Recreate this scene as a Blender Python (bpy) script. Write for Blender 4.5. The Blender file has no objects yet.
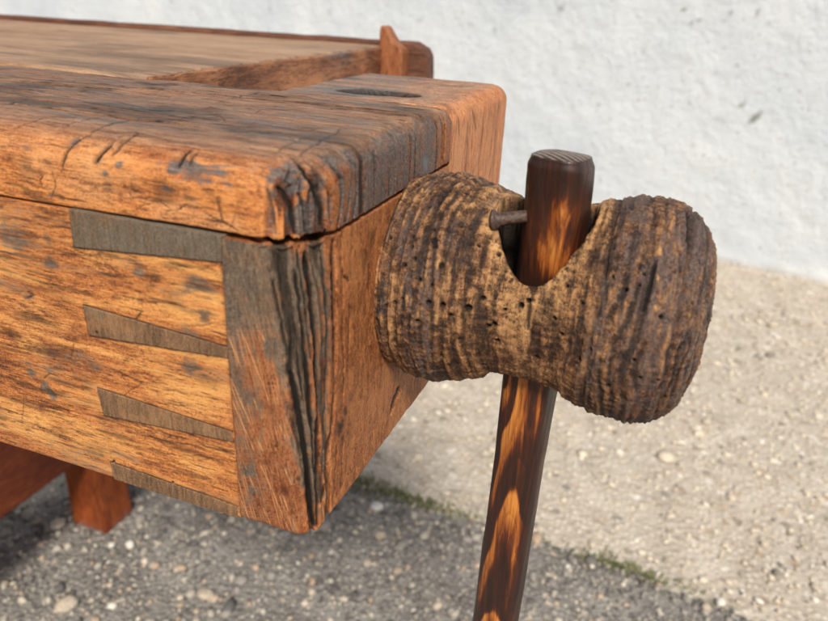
import math, random
import numpy as np

# ---------------------------------------------------------------- dimensions (metres)
# bench axes: +X along the bench to its tail end, +Y across it towards the wall
CZ = 0.849                      # eye height
def W(z): return z + CZ         # heights below are taken from the eye
TOP = W(-0.0488)                # bench top
CAPB = W(-0.0748)               # underside of the vise's cap plank
BOXT = W(-0.0764)               # top of the parts under the cap
BOT = W(-0.1952)                # underside of the vise
XE = -0.1040                    # end face of the vise (screw side)
YF = 0.1865                     # front face of the vise
XJ = -0.1367                    # dovetail shoulder
YC = 0.3335                     # back of the cap plank
AX_Y, AX_Z = 0.284, W(-0.116)   # screw axis
BASE = np.array([-0.95, 0.46, 0.0])

# ---------------------------------------------------------------- noise
def _h(ix, iy, iz, seed):
    n = (ix.astype(np.int64)*374761393 + iy.astype(np.int64)*668265263 + iz.astype(np.int64)*2147483647 + seed*1274126177) & 0xffffffff
    n = ((n ^ (n >> 13))*1274126177) & 0xffffffff
    n = (n ^ (n >> 16)) & 0xffffffff
    n = (n*2246822519) & 0xffffffff
    n = n ^ (n >> 15)
    return (n & 0xffffff)/float(0xffffff)
def vnoise(p, seed=0):
    i = np.floor(p).astype(np.int64); f = p-i; f = f*f*(3-2*f)
    x, y, z = i[:, 0], i[:, 1], i[:, 2]; fx, fy, fz = f[:, 0], f[:, 1], f[:, 2]
    def c(a, b, d): return _h(x+a, y+b, z+d, seed)
    a = c(0,0,0)*(1-fx)+c(1,0,0)*fx; b = c(0,1,0)*(1-fx)+c(1,1,0)*fx
    d = c(0,0,1)*(1-fx)+c(1,0,1)*fx; e = c(0,1,1)*(1-fx)+c(1,1,1)*fx
    return (a*(1-fy)+b*fy)*(1-fz)+(d*(1-fy)+e*fy)*fz
def fbm(p, scale=(1,1,1), octs=4, seed=0, gain=.5):
    q = p*np.array(scale, float); s = np.zeros(len(p)); a = 1.; t = 0.
    for o in range(octs):
        s += a*vnoise(q*(2.03**o)+17.3*o, seed+o*7); t += a; a *= gain
    return s/t
def ss(a, b, x):
    t = np.clip((x-a)/(b-a), 0, 1); return t*t*(3-2*t)

# ---------------------------------------------------------------- rounded, finely gridded boxes
def axis(*segs):
    """segs: start, (end, step), (end, step) ..."""
    out = [segs[0]]
    for e, st in segs[1:]:
        n = max(1, int(round(abs(e-out[-1])/st)))
        out += list(np.linspace(out[-1], e, n+1)[1:])
    return np.array(out)
def boxgrid(xs, ys, zs):
    nx, ny, nz = len(xs), len(ys), len(zs)
    idx = -np.ones((nx, ny, nz), np.int64)
    m = np.zeros((nx, ny, nz), bool)
    m[0] = m[-1] = True; m[:, 0] = m[:, -1] = True; m[:, :, 0] = m[:, :, -1] = True
    I = np.argwhere(m); idx[m] = np.arange(len(I))
    V = np.c_[xs[I[:, 0]], ys[I[:, 1]], zs[I[:, 2]]]
    F = []
    def q(g, flip):
        a, b, c, d = g[:-1, :-1].ravel(), g[1:, :-1].ravel(), g[1:, 1:].ravel(), g[:-1, 1:].ravel()
        F.append(np.c_[a, d, c, b] if flip else np.c_[a, b, c, d])
    q(idx[:, :, 0], True); q(idx[:, :, -1], False)
    q(idx[:, 0, :], False); q(idx[:, -1, :], True)
    q(idx[0], True); q(idx[-1], False)
    return V, np.concatenate(F)
def round_edge(V, a, ha, b, hb, R):
    """round the edge along the third axis where axis a is at ha=(value,side) and b at hb"""
    va, sa = ha; vb, sb = hb; R = np.broadcast_to(np.asarray(R, float), (len(V),))
    u = (V[:, a]-(va-sa*R))*sa; v = (V[:, b]-(vb-sb*R))*sb
    k = (u > 0) & (v > 0); R = R[k]
    L = np.hypot(u[k], v[k]); m = np.maximum(u[k], v[k])/np.maximum(L, 1e-9)
    V[k, a] = (va-sa*R)+sa*u[k]*m; V[k, b] = (vb-sb*R)+sb*v[k]*m
def vnormals(V, F):
    a, b, c, d = V[F[:, 0]], V[F[:, 1]], V[F[:, 2]], V[F[:, 3]]
    n = np.cross(c-a, d-b); N = np.zeros_like(V)
    for i in range(4):
        for k in range(3): N[:, k] += np.bincount(F[:, i], n[:, k], len(V))
    return N/np.maximum(np.linalg.norm(N, axis=1), 1e-12)[:, None]
def pdist(P, line):
    """distance to a 3D polyline and the 0..1 position along it"""
    L = np.array(line, float); best = np.full(len(P), 9.); bt = np.zeros(len(P))
    lo, hi = L.min(0)-.012, L.max(0)+.012
    k = np.all((P > lo) & (P < hi), axis=1)
    Q = P[k]; bb = best[k]; tt = bt[k]; n = len(L)-1
    for i in range(n):
        d = L[i+1]-L[i]; t = np.clip(((Q-L[i])@d)/max(d@d, 1e-12), 0, 1)
        r = np.linalg.norm(Q-(L[i]+t[:, None]*d), axis=1)
        s = r < bb; bb[s] = r[s]; tt[s] = (i+t[s])/n
    best[k] = bb; bt[k] = tt
    return best, bt

# ---------------------------------------------------------------- base shapes
def cap_base():
    xs = axis(-.62, (-.33, .006), (XE-.026, .0005), (XE, .0004)); ys = axis(YF, (YF+.026, .0004), (YC, .00055)); zs = axis(CAPB, (TOP, .0005))
    V, F = boxgrid(xs, ys, zs); S = V.copy()
    # the old arris is worn well over along the front and round the corner
    round_edge(V, 1, (YF, -1), 2, (TOP, 1), .011)
    round_edge(V, 0, (XE, 1), 2, (TOP, 1), .008)
    round_edge(V, 1, (YF, -1), 2, (CAPB, -1), .0012)
    round_edge(V, 1, (YC, 1), 2, (TOP, 1), .0015)
    round_edge(V, 0, (XE, 1), 1, (YF, -1), .024)
    return V, F, S
def block_base():
    xs = axis(XJ, (XE, .0004)); ys = axis(YF, (YF+.026, .0004), (YC, .0006)); zs = axis(BOT, (BOXT, .0005))
    V, F = boxgrid(xs, ys, zs); S = V.copy()
    round_edge(V, 1, (YF, -1), 2, (BOT, -1), .003)
    round_edge(V, 0, (XE, 1), 2, (BOT, -1), .003)
    round_edge(V, 0, (XE, 1), 1, (YF, -1), .009+.014*ss(BOT, BOXT, V[:, 2]))
    return V, F, S
def board_base():
    xs = axis(-.62, (-.33, .006), (XJ-.0004, .00055)); ys = axis(YF, (YF+.002, .001), (YF+.03, .007)); zs = axis(BOT, (W(-.0757), .00055))
    V, F = boxgrid(xs, ys, zs); S = V.copy()
    round_edge(V, 1, (YF, -1), 2, (BOT, -1), .0016)
    return V, F, S
def rear_base():
    xs = axis(-.203, (XE-.0003, .0007)); ys = axis(YC+.0006, (.460, .0008)); zs = axis(BOT+.0005, (W(-.09), .0012), (TOP-.0002, .0006))
    V, F = boxgrid(xs, ys, zs); S = V.copy()
    round_edge(V, 0, (XE-.0003, 1), 2, (TOP-.0002, 1), .009)
    round_edge(V, 1, (.460, 1), 2, (TOP-.0002, 1), .008)
    round_edge(V, 0, (-.203, -1), 2, (TOP-.0002, 1), .003)
    round_edge(V, 0, (XE-.0003, 1), 1, (.460, 1), .016)
    round_edge(V, 0, (XE-.0003, 1), 2, (BOT+.0005, -1), .003)
    return V, F, S
PROF = [(0,.0425),(.003,.0452),(.006,.0448),(.008,.0462),(.014,.0472),(.020,.0476),(.027,.0464),(.034,.0445),(.040,.0420),(.047,.0402),(.056,.0392),(.066,.0394),(.074,.0408),(.079,.0428),(.084,.0455),(.090,.0474),(.098,.0486),(.108,.0486),(.115,.0466),(.120,.0434),(.1245,.0382),(.1282,.0300),(.1305,.0180),(.1315,.0005)]
def knob_base():
    P = np.array(PROF); s = np.r_[0, np.cumsum(np.hypot(*np.diff(P, axis=0).T))]
    n = int(s[-1]/.00042); t = np.linspace(0, s[-1], n)
    # smooth resample
    x = np.interp(t, s, P[:, 0]); r = np.interp(t, s, P[:, 1])
    k = np.ones(9)/9
    for a in (x, r):
        p = np.pad(a, 4, mode='edge'); a[:] = np.convolve(p, k, 'valid')
    x[0] = 0; m = 620; th = np.linspace(0, 2*np.pi, m, endpoint=False)
    X, T = np.meshgrid(x, th, indexing='ij'); R = np.repeat(r[:, None], m, 1); A = np.repeat(t[:, None], m, 1)
    V = np.c_[(XE-.0006+X).ravel(), (AX_Y-np.cos(T)*R).ravel(), (AX_Z+np.sin(T)*R).ravel()]
    g = np.arange(n*m).reshape(n, m); g2 = np.roll(g, -1, 1)
    F = np.c_[g[:-1].ravel(), g2[:-1].ravel(), g2[1:].ravel(), g[1:].ravel()]
    N = vnormals(V, F)
    if ((V[:, 1]-AX_Y)*N[:, 1]+(V[:, 2]-AX_Z)*N[:, 2]).mean() < 0: F = F[:, ::-1].copy()
    return V, F, (A.ravel(), T.ravel(), R.ravel(), X.ravel())
CAP_CUTS = [
  ([(-0.111, 0.2013, -0.0495), (-0.1065, 0.201, -0.054), (-0.1047, 0.2047, -0.0628), (-0.1045, 0.2058, -0.0748)], 0.4, 1.1, 0.9),
  ([(-0.1162, 0.1936, -0.0519), (-0.113, 0.193, -0.0554), (-0.1096, 0.1951, -0.0618), (-0.1088, 0.1961, -0.0743)], 0.4, 1.1, 0.9),
  ([(-0.1076, 0.2218, -0.0501), (-0.1042, 0.2208, -0.0549), (-0.104, 0.2186, -0.0633), (-0.104, 0.2164, -0.0748)], 0.35, 0.9, 0.8),
  ([(-0.202, 0.1865, -0.0623), (-0.2005, 0.1867, -0.0578), (-0.199, 0.188, -0.0542), (-0.197, 0.1902, -0.0516), (-0.1945, 0.1943, -0.0493), (-0.198, 0.2065, -0.0488), (-0.2005, 0.2196, -0.0488), (-0.2005, 0.234, -0.0488)], 0.55, 0.9, 0.9),
  ([(-0.186, 0.1869, -0.0569), (-0.1845, 0.188, -0.0542), (-0.183, 0.1909, -0.051), (-0.183, 0.1989, -0.0488)], 1.0, 1.5, 1),
  ([(-0.1795, 0.1886, -0.0533), (-0.1785, 0.1904, -0.0514), (-0.178, 0.1946, -0.0492), (-0.18, 0.2033, -0.0488)], 0.7, 0.9, 0.75),
  ([(-0.1525, 0.1884, -0.0536), (-0.1525, 0.1905, -0.0513), (-0.152, 0.1957, -0.0489)], 0.9, 1.3, 1),
  ([(-0.1485, 0.1892, -0.0526), (-0.149, 0.1914, -0.0507), (-0.1485, 0.1946, -0.0492)], 0.6, 0.7, 0.8),
  ([(-0.12, 0.2044, -0.0488), (-0.1125, 0.1985, -0.0499), (-0.1083, 0.1978, -0.0539), (-0.1065, 0.1998, -0.0598), (-0.1056, 0.2019, -0.0673), (-0.1053, 0.2026, -0.0748)], 1.1, 3.0, 1),
  ([(-0.11, 0.2073, -0.0491), (-0.1052, 0.2077, -0.0529), (-0.104, 0.2117, -0.0583), (-0.104, 0.2125, -0.0638), (-0.104, 0.2113, -0.0698), (-0.1041, 0.2089, -0.0748)], 0.7, 1.5, 0.95),
  ([(-0.1128, 0.2208, -0.0488), (-0.1062, 0.2213, -0.0513), (-0.1041, 0.2235, -0.0558), (-0.104, 0.224, -0.0643), (-0.104, 0.2213, -0.0748)], 0.45, 1.2, 1),
  ([(-0.116, 0.1903, -0.0565), (-0.1138, 0.1911, -0.0603), (-0.1123, 0.1924, -0.0643), (-0.1115, 0.1931, -0.0733)], 0.9, 1.8, 0.95),
  ([(-0.1191, 0.1886, -0.0569), (-0.1176, 0.1889, -0.0628), (-0.1167, 0.1893, -0.0723)], 0.6, 0.8, 0.6),
  ([(-0.1157, 0.2047, -0.0488), (-0.12, 0.2268, -0.0488), (-0.1236, 0.2504, -0.0488)], 0.5, 0.5, 0.5),
  ([(-0.1236, 0.2002, -0.0488), (-0.126, 0.2147, -0.0488), (-0.1276, 0.2262, -0.0488)], 0.5, 0.4, 0.4),
  ([(-0.2015, 0.2873, -0.0488), (-0.203, 0.306, -0.0488), (-0.2015, 0.3214, -0.0488)], 0.5, 0.6, 0.8),
  ([(-0.226, 0.1921, -0.0502), (-0.225, 0.1981, -0.0488), (-0.2265, 0.2077, -0.0488)], 0.5, 0.6, 0.6),
  ([(-0.209, 0.1961, -0.0489), (-0.212, 0.2089, -0.0488), (-0.2125, 0.2196, -0.0488)], 0.4, 0.4, 0.5),
  ([(-0.2665, 0.2262, -0.0488), (-0.27, 0.2345, -0.0488)], 0.7, 0.8, 0.7),
  ([(-0.104, 0.2378, -0.0713), (-0.104, 0.2372, -0.0563)], 0.25, 0.5, 0.5),
  ([(-0.104, 0.256, -0.0718), (-0.1045, 0.2565, -0.054)], 0.3, 0.6, 0.8),
  ([(-0.104, 0.2708, -0.0728), (-0.1044, 0.2708, -0.0544)], 0.2, 0.4, 0.5),
  ([(-0.104, 0.2906, -0.0733), (-0.1042, 0.2901, -0.0549)], 0.25, 0.4, 0.5),
  ([(-0.104, 0.3132, -0.0703), (-0.1048, 0.3148, -0.0532)], 0.3, 0.4, 0.5),
  ([(-0.104, 0.2318, -0.0748), (-0.104, 0.2318, -0.0608)], 0.2, 0.3, 0.4),
  ([(-0.137, 0.1865, -0.0633), (-0.136, 0.1865, -0.0673), (-0.135, 0.1865, -0.0723)], 0.5, 0.4, 0.7),
  ([(-0.166, 0.1865, -0.0723), (-0.164, 0.1865, -0.0728)], 0.3, 0.3, 0.5),
]
CAP_BLOBS = [
  ((-0.143, 0.1878, -0.0545), 0.0052, 2.4, 'grey', 1.0),
  ((-0.1535, 0.189, -0.0528), 0.0033, 2.5, 'grey', 0.9),
  ((-0.1335, 0.1872, -0.056), 0.0039, 1.5, 'grey', 0.8),
  ((-0.128, 0.1907, -0.0511), 0.0032, 2, 'grey', 0.5),
  ((-0.115, 0.1938, -0.0524), 0.0054, 1.5, 'grey', 1),
  ((-0.1102, 0.1946, -0.0554), 0.0038, 1, 'grey', 1),
  ((-0.1094, 0.1953, -0.0653), 0.0036, 0.8, 'grey', 1),
  ((-0.1105, 0.1941, -0.0693), 0.0036, 0.8, 'grey', 0.9),
  ((-0.1185, 0.1899, -0.0545), 0.0029, 1, 'grey', 0.7),
  ((-0.1062, 0.2097, -0.0513), 0.0047, 2, 'grey', 0.9),
  ((-0.1077, 0.202, -0.0515), 0.0029, 1, 'dark', 0.45),
  ((-0.1047, 0.2047, -0.0618), 0.0027, 0.7, 'dark', 0.45),
  ((-0.1045, 0.2058, -0.0688), 0.0024, 0.7, 'dark', 0.35),
  ((-0.157, 0.1865, -0.0623), 0.002, 2, 'grey', 1),
  ((-0.154, 0.1865, -0.0628), 0.002, 1.5, 'dark', 0.4),
  ((-0.1815, 0.1865, -0.0653), 0.0021, 1.2, 'dark', 0.55),
  ((-0.182, 0.1865, -0.0598), 0.0024, 1, 'grey', 0.8),
  ((-0.176, 0.187, -0.0565), 0.002, 1, 'grey', 0.8),
  ((-0.177, 0.1865, -0.0663), 0.0017, 1, 'dark', 0.4),
  ((-0.1705, 0.1865, -0.0633), 0.0014, 1.5, 'dark', 0.6),
  ((-0.148, 0.1865, -0.0648), 0.0013, 2, 'dark', 0.6),
  ((-0.136, 0.1865, -0.0628), 0.0016, 1, 'dark', 0.6),
  ((-0.136, 0.1865, -0.0668), 0.0013, 1, 'dark', 0.6),
  ((-0.208, 0.1865, -0.0718), 0.0018, 1, 'grey', 0.9),
  ((-0.2165, 0.1878, -0.0545), 0.0018, 2, 'grey', 0.8),
  ((-0.224, 0.1865, -0.0603), 0.0022, 1.5, 'dark', 0.4),
  ((-0.219, 0.1865, -0.0653), 0.0033, 2, 'dark', 0.25),
  ((-0.1276, 0.1865, -0.0623), 0.0019, 1.2, 'dark', 0.35),
  ((-0.1211, 0.1875, -0.0663), 0.0023, 0.8, 'dark', 0.3),
  ((-0.14, 0.1865, -0.0613), 0.0016, 2, 'dark', 0.4),
  ((-0.1985, 0.1907, -0.0511), 0.0025, 2, 'grey', 0.5),
  ((-0.169, 0.1957, -0.0489), 0.0031, 3, 'pale', 0.7),
  ((-0.189, 0.1865, -0.0633), 0.0105, 2, 'pale', 0.5),
  ((-0.152, 0.1865, -0.0708), 0.0074, 2, 'pale', 0.5),
  ((-0.138, 0.1865, -0.0723), 0.0053, 2, 'pale', 0.5),
  ((-0.211, 0.1865, -0.0608), 0.0071, 2, 'pale', 0.4),
  ((-0.104, 0.2967, -0.0673), 0.004, 1, 'grey', 1),
  ((-0.104, 0.2961, -0.0693), 0.0036, 1.4, 'shine', 1),
  ((-0.1063, 0.2004, -0.0628), 0.0016, 0.5, 'pale', 0.6),
  ((-0.106, 0.201, -0.0698), 0.0013, 0.5, 'pale', 0.5),
  ((-0.104, 0.2186, -0.0723), 0.0021, 0.5, 'pale', 0.6),
  ((-0.104, 0.2186, -0.0648), 0.0018, 0.5, 'pale', 0.5),
]
BLOCK_CUTS = [
  ([(-0.1213, 0.1884, -0.0764), (-0.1178, 0.1882, -0.0924), (-0.1148, 0.1888, -0.1108), (-0.1115, 0.1894, -0.1303), (-0.1087, 0.1893, -0.1553), (-0.1066, 0.1894, -0.1852)], 0.5, 1.2, 0.85),
  ([(-0.1137, 0.1928, -0.0764), (-0.111, 0.1926, -0.0929), (-0.1095, 0.1928, -0.1113), (-0.1077, 0.1927, -0.1313), (-0.1062, 0.1924, -0.1523), (-0.105, 0.1918, -0.1792)], 0.55, 1.4, 0.95),
  ([(-0.1058, 0.2005, -0.0764), (-0.1049, 0.202, -0.0989), (-0.1043, 0.2017, -0.1228), (-0.104, 0.1997, -0.1473), (-0.104, 0.1969, -0.1682)], 0.45, 1.2, 0.9),
  ([(-0.104, 0.2121, -0.0784), (-0.104, 0.2125, -0.1029), (-0.104, 0.2137, -0.1283), (-0.104, 0.2125, -0.1458)], 0.35, 0.9, 0.8),
  ([(-0.1112, 0.1928, -0.0784), (-0.1092, 0.1942, -0.0969), (-0.1076, 0.1943, -0.1198)], 0.3, 0.9, 0.8),
  ([(-0.1164, 0.1909, -0.0764), (-0.1133, 0.1907, -0.0924), (-0.1112, 0.1912, -0.1113), (-0.1093, 0.1907, -0.1348)], 0.35, 1.0, 0.8),
  ([(-0.1072, 0.19, -0.1643), (-0.1043, 0.1941, -0.1932)], 0.3, 0.6, 0.6),
  ([(-0.1193, 0.1895, -0.0764), (-0.1164, 0.189, -0.0834), (-0.1144, 0.1898, -0.0959), (-0.1129, 0.1902, -0.1073), (-0.112, 0.1903, -0.1153)], 1.5, 1.6, 0.8),
  ([(-0.1132, 0.1888, -0.1243), (-0.111, 0.1892, -0.1363), (-0.1091, 0.1894, -0.1513), (-0.1074, 0.1896, -0.1667), (-0.1065, 0.1896, -0.1807), (-0.1054, 0.1906, -0.1922)], 1.3, 2.2, 1),
  ([(-0.1127, 0.1899, -0.1128), (-0.113, 0.1894, -0.1183), (-0.1132, 0.1887, -0.1253)], 1.1, 1.6, 0.9),
  ([(-0.1107, 0.1963, -0.0764), (-0.1088, 0.1954, -0.0834), (-0.108, 0.1961, -0.0934), (-0.1071, 0.1964, -0.1049), (-0.1064, 0.1966, -0.1163), (-0.1059, 0.1959, -0.1283), (-0.1052, 0.1962, -0.1368)], 0.9, 2.2, 1),
  ([(-0.1052, 0.1962, -0.1368), (-0.1052, 0.1946, -0.1488), (-0.1046, 0.1943, -0.1623), (-0.1047, 0.1928, -0.1752), (-0.1049, 0.1917, -0.1922)], 0.9, 1.8, 0.95),
  ([(-0.1042, 0.2061, -0.0764), (-0.1041, 0.2069, -0.0864), (-0.1041, 0.2061, -0.1004), (-0.104, 0.2069, -0.1168), (-0.104, 0.2065, -0.1333)], 1.2, 2.2, 1),
  ([(-0.104, 0.2065, -0.1333), (-0.104, 0.2049, -0.1468), (-0.104, 0.2009, -0.1618), (-0.104, 0.1985, -0.1742), (-0.104, 0.1953, -0.1867)], 0.8, 1.2, 0.9),
  ([(-0.104, 0.2179, -0.1049), (-0.104, 0.2185, -0.1178), (-0.104, 0.2179, -0.1268)], 0.3, 0.6, 0.9),
  ([(-0.104, 0.2125, -0.1643), (-0.104, 0.2105, -0.1877)], 0.4, 0.6, 0.7),
  ([(-0.104, 0.2069, -0.1633), (-0.104, 0.2041, -0.1882)], 0.4, 0.6, 0.7),
  ([(-0.104, 0.2137, -0.0939), (-0.104, 0.2185, -0.0974)], 0.5, 0.5, 0.8),
  ([(-0.104, 0.264, -0.1817), (-0.104, 0.2682, -0.1767), (-0.104, 0.2748, -0.1737)], 1.7, 1.2, 0.9),
  ([(-0.1079, 0.1967, -0.0794), (-0.1058, 0.1997, -0.0984), (-0.1048, 0.1995, -0.1218)], 0.5, 0.8, 0.5),
  ([(-0.1067, 0.1987, -0.0774), (-0.1053, 0.201, -0.0949), (-0.1045, 0.2014, -0.1163)], 0.4, 0.7, 0.5),
]
BLOCK_BLOBS = [
  ((-0.104, 0.2101, -0.1558), 0.0043, 1, 'dark', 0.9),
  ((-0.104, 0.2143, -0.1513), 0.0028, 1, 'dark', 0.8),
  ((-0.104, 0.2117, -0.1638), 0.0032, 0.8, 'dark', 0.7),
  ((-0.104, 0.2191, -0.1468), 0.0024, 1, 'dark', 0.35),
  ((-0.1102, 0.1883, -0.1553), 0.0019, 0.5, 'dark', 0.6),
  ((-0.1104, 0.1874, -0.1682), 0.0019, 0.5, 'dark', 0.7),
  ((-0.1099, 0.1873, -0.1777), 0.0019, 0.6, 'dark', 0.55),
  ((-0.111, 0.1929, -0.0854), 0.0034, 0.6, 'grey', 0.9),
  ((-0.1099, 0.1935, -0.0964), 0.0034, 0.5, 'grey', 1),
  ((-0.1087, 0.194, -0.1078), 0.0035, 0.5, 'grey', 1),
  ((-0.1113, 0.1917, -0.1039), 0.0031, 0.5, 'grey', 0.9),
  ((-0.109, 0.1927, -0.1173), 0.0032, 0.5, 'grey', 1),
  ((-0.1059, 0.2001, -0.0874), 0.0031, 0.5, 'grey', 0.8),
  ((-0.1051, 0.2009, -0.1024), 0.0028, 0.5, 'grey', 0.9),
  ((-0.1048, 0.2, -0.1178), 0.0029, 0.5, 'grey', 0.8),
  ((-0.1114, 0.1896, -0.1283), 0.0025, 0.5, 'grey', 0.7),
  ((-0.1045, 0.1982, -0.1378), 0.0026, 0.5, 'grey', 0.6),
  ((-0.1195, 0.1877, -0.0854), 0.0017, 0.4, 'pale', 0.8),
  ((-0.1175, 0.1882, -0.0959), 0.0017, 0.4, 'pale', 0.8),
  ((-0.1155, 0.1887, -0.1054), 0.0017, 0.4, 'pale', 0.7),
  ((-0.1129, 0.1913, -0.0824), 0.0017, 0.5, 'pale', 0.8),
  ((-0.1113, 0.1921, -0.0964), 0.0017, 0.8, 'pale', 0.8),
  ((-0.1078, 0.1938, -0.1213), 0.0014, 0.5, 'pale', 0.6),
  ((-0.1046, 0.2018, -0.1103), 0.0011, 0.4, 'pale', 0.8),
  ((-0.1044, 0.201, -0.1223), 0.0011, 0.4, 'pale', 0.8),
  ((-0.1054, 0.2014, -0.0839), 0.001, 0.5, 'pale', 0.6),
  ((-0.1146, 0.1885, -0.1183), 0.0018, 0.5, 'pale', 0.5),
  ((-0.1311, 0.1865, -0.1692), 0.0035, 0.8, 'grey', 0.9),
  ((-0.1307, 0.1865, -0.1787), 0.0031, 0.8, 'grey', 0.6),
  ((-0.1259, 0.1865, -0.1009), 0.0076, 0.8, 'redfade', 0),
  ((-0.104, 0.2281, -0.1263), 0.008, 0.8, 'pale', 0.4),
  ((-0.104, 0.2323, -0.0939), 0.0054, 0.6, 'dark', 0.5),
  ((-0.104, 0.2383, -0.0874), 0.0047, 0.6, 'dark', 0.5),
]
BOARD_CUTS = [
  ([(-0.2322, 0.1865, -0.1165), (-0.2267, 0.1865, -0.1142)], 0.35, 0.4, 0.8),
  ([(-0.1475, 0.1865, -0.1225), (-0.1459, 0.1865, -0.1236)], 0.6, 0.5, 0.8),
  ([(-0.2393, 0.1865, -0.15), (-0.2327, 0.1865, -0.1556), (-0.2239, 0.1865, -0.1605)], 0.5, 0.1, 0.0),
]
BOARD_BLOBS = [
  ((-0.1728, 0.1865, -0.095), 0.0032, 1, 'grey', 0.8),
  ((-0.1684, 0.1865, -0.0994), 0.0025, 1, 'dark', 0.35),
  ((-0.2146, 0.1865, -0.0983), 0.003, 1.2, 'grey', 0.6),
  ((-0.2135, 0.1865, -0.0889), 0.0026, 1, 'grey', 0.5),
  ((-0.1855, 0.1865, -0.1005), 0.0026, 1.3, 'dark', 0.35),
  ((-0.1602, 0.1865, -0.1032), 0.0029, 2, 'dark', 0.35),
  ((-0.1486, 0.1865, -0.0955), 0.0038, 2, 'grey', 0.6),
  ((-0.1453, 0.1865, -0.1076), 0.0036, 1.4, 'grey', 0.8),
  ((-0.153, 0.1865, -0.1159), 0.0033, 1.5, 'grey', 0.5),
  ((-0.2217, 0.1865, -0.1418), 0.0115, 1.8, 'grey', 0.45),
  ((-0.2036, 0.1865, -0.1401), 0.0072, 2, 'grey', 0.45),
  ((-0.2366, 0.1865, -0.1511), 0.0029, 1, 'grey', 1),
  ((-0.2305, 0.1865, -0.1567), 0.003, 1, 'grey', 1),
  ((-0.2267, 0.1865, -0.1611), 0.0025, 1, 'grey', 0.9),
  ((-0.2443, 0.1865, -0.1346), 0.0025, 1.3, 'dark', 0.6),
  ((-0.1552, 0.1865, -0.1291), 0.0037, 1.2, 'grey', 0.6),
  ((-0.2338, 0.1865, -0.1109), 0.0055, 2, 'grey', 0.35),
  ((-0.2305, 0.1865, -0.0917), 0.0058, 2, 'grey', 0.4),
  ((-0.2129, 0.1865, -0.1137), 0.0047, 2, 'dark', 0.25),
  ((-0.1783, 0.1865, -0.1071), 0.0033, 2, 'pale', 0.8),
  ((-0.1893, 0.1865, -0.0911), 0.0066, 2, 'pale', 0.7),
  ((-0.2256, 0.1865, -0.1247), 0.008, 2, 'pale', 0.5),
  ((-0.2344, 0.1865, -0.1379), 0.005, 1.5, 'pale', 0.8),
  ((-0.1717, 0.1865, -0.1242), 0.0094, 2, 'pale', 0.4),
  ((-0.1558, 0.1865, -0.144), 0.0084, 2, 'pale', 0.7),
  ((-0.1767, 0.1865, -0.1589), 0.0088, 2, 'pale', 0.5),
  ((-0.2437, 0.1865, -0.1781), 0.0079, 3, 'pale', 0.8),
  ((-0.2107, 0.1865, -0.1781), 0.0085, 3, 'pale', 0.6),
  ((-0.1409, 0.1865, -0.0999), 0.0031, 1, 'pale', 0.8),
  ((-0.2168, 0.1865, -0.1319), 0.004, 1, 'pale', 0.4),
  ((-0.1547, 0.1865, -0.1765), 0.0072, 1.5, 'pale', 0.5),
  ((-0.2267, 0.1865, -0.1776), 0.003, 2, 'dark', 0.35),
  ((-0.2085, 0.1865, -0.1825), 0.0034, 2, 'dark', 0.35),
  ((-0.1481, 0.1865, -0.1335), 0.0037, 1.5, 'dark', 0.3),
]
BOARD_HOLES = [((-0.1965, 0.1865, -0.1242), 0.9), ((-0.2201, 0.1865, -0.1666), 0.7), ((-0.1646, 0.1865, -0.1649), 0.7), ((-0.169, 0.1865, -0.1875), 0.8), ((-0.1992, 0.1865, -0.1858), 0.8)]
KNOB_CUTS = [
  ([(-0.0002, 0.239, -0.0977), (0.0003, 0.2433, -0.0895), (0.0007, 0.2498, -0.0815)], 0.8, 1.6, 1),
  ([(-0.0412, 0.2462, -0.105), (-0.0407, 0.2446, -0.116)], 0.7, 1.0, 0.9),
  ([(0.0093, 0.283, -0.0691), (0.0112, 0.2702, -0.0721), (0.0119, 0.2583, -0.0783)], 1.3, 2.2, 0.9),
  ([(0.0151, 0.2591, -0.0803), (0.0177, 0.2597, -0.0833)], 0.8, 1.2, 0.9),
  ([(-0.018, 0.2575, -0.078), (-0.0172, 0.2493, -0.085), (-0.014, 0.2406, -0.0968)], 0.6, 0.8, 0.6),
  ([(0.0236, 0.2586, -0.1005), (0.0259, 0.2664, -0.118)], 1.0, 1.2, 0.7),
]
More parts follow.
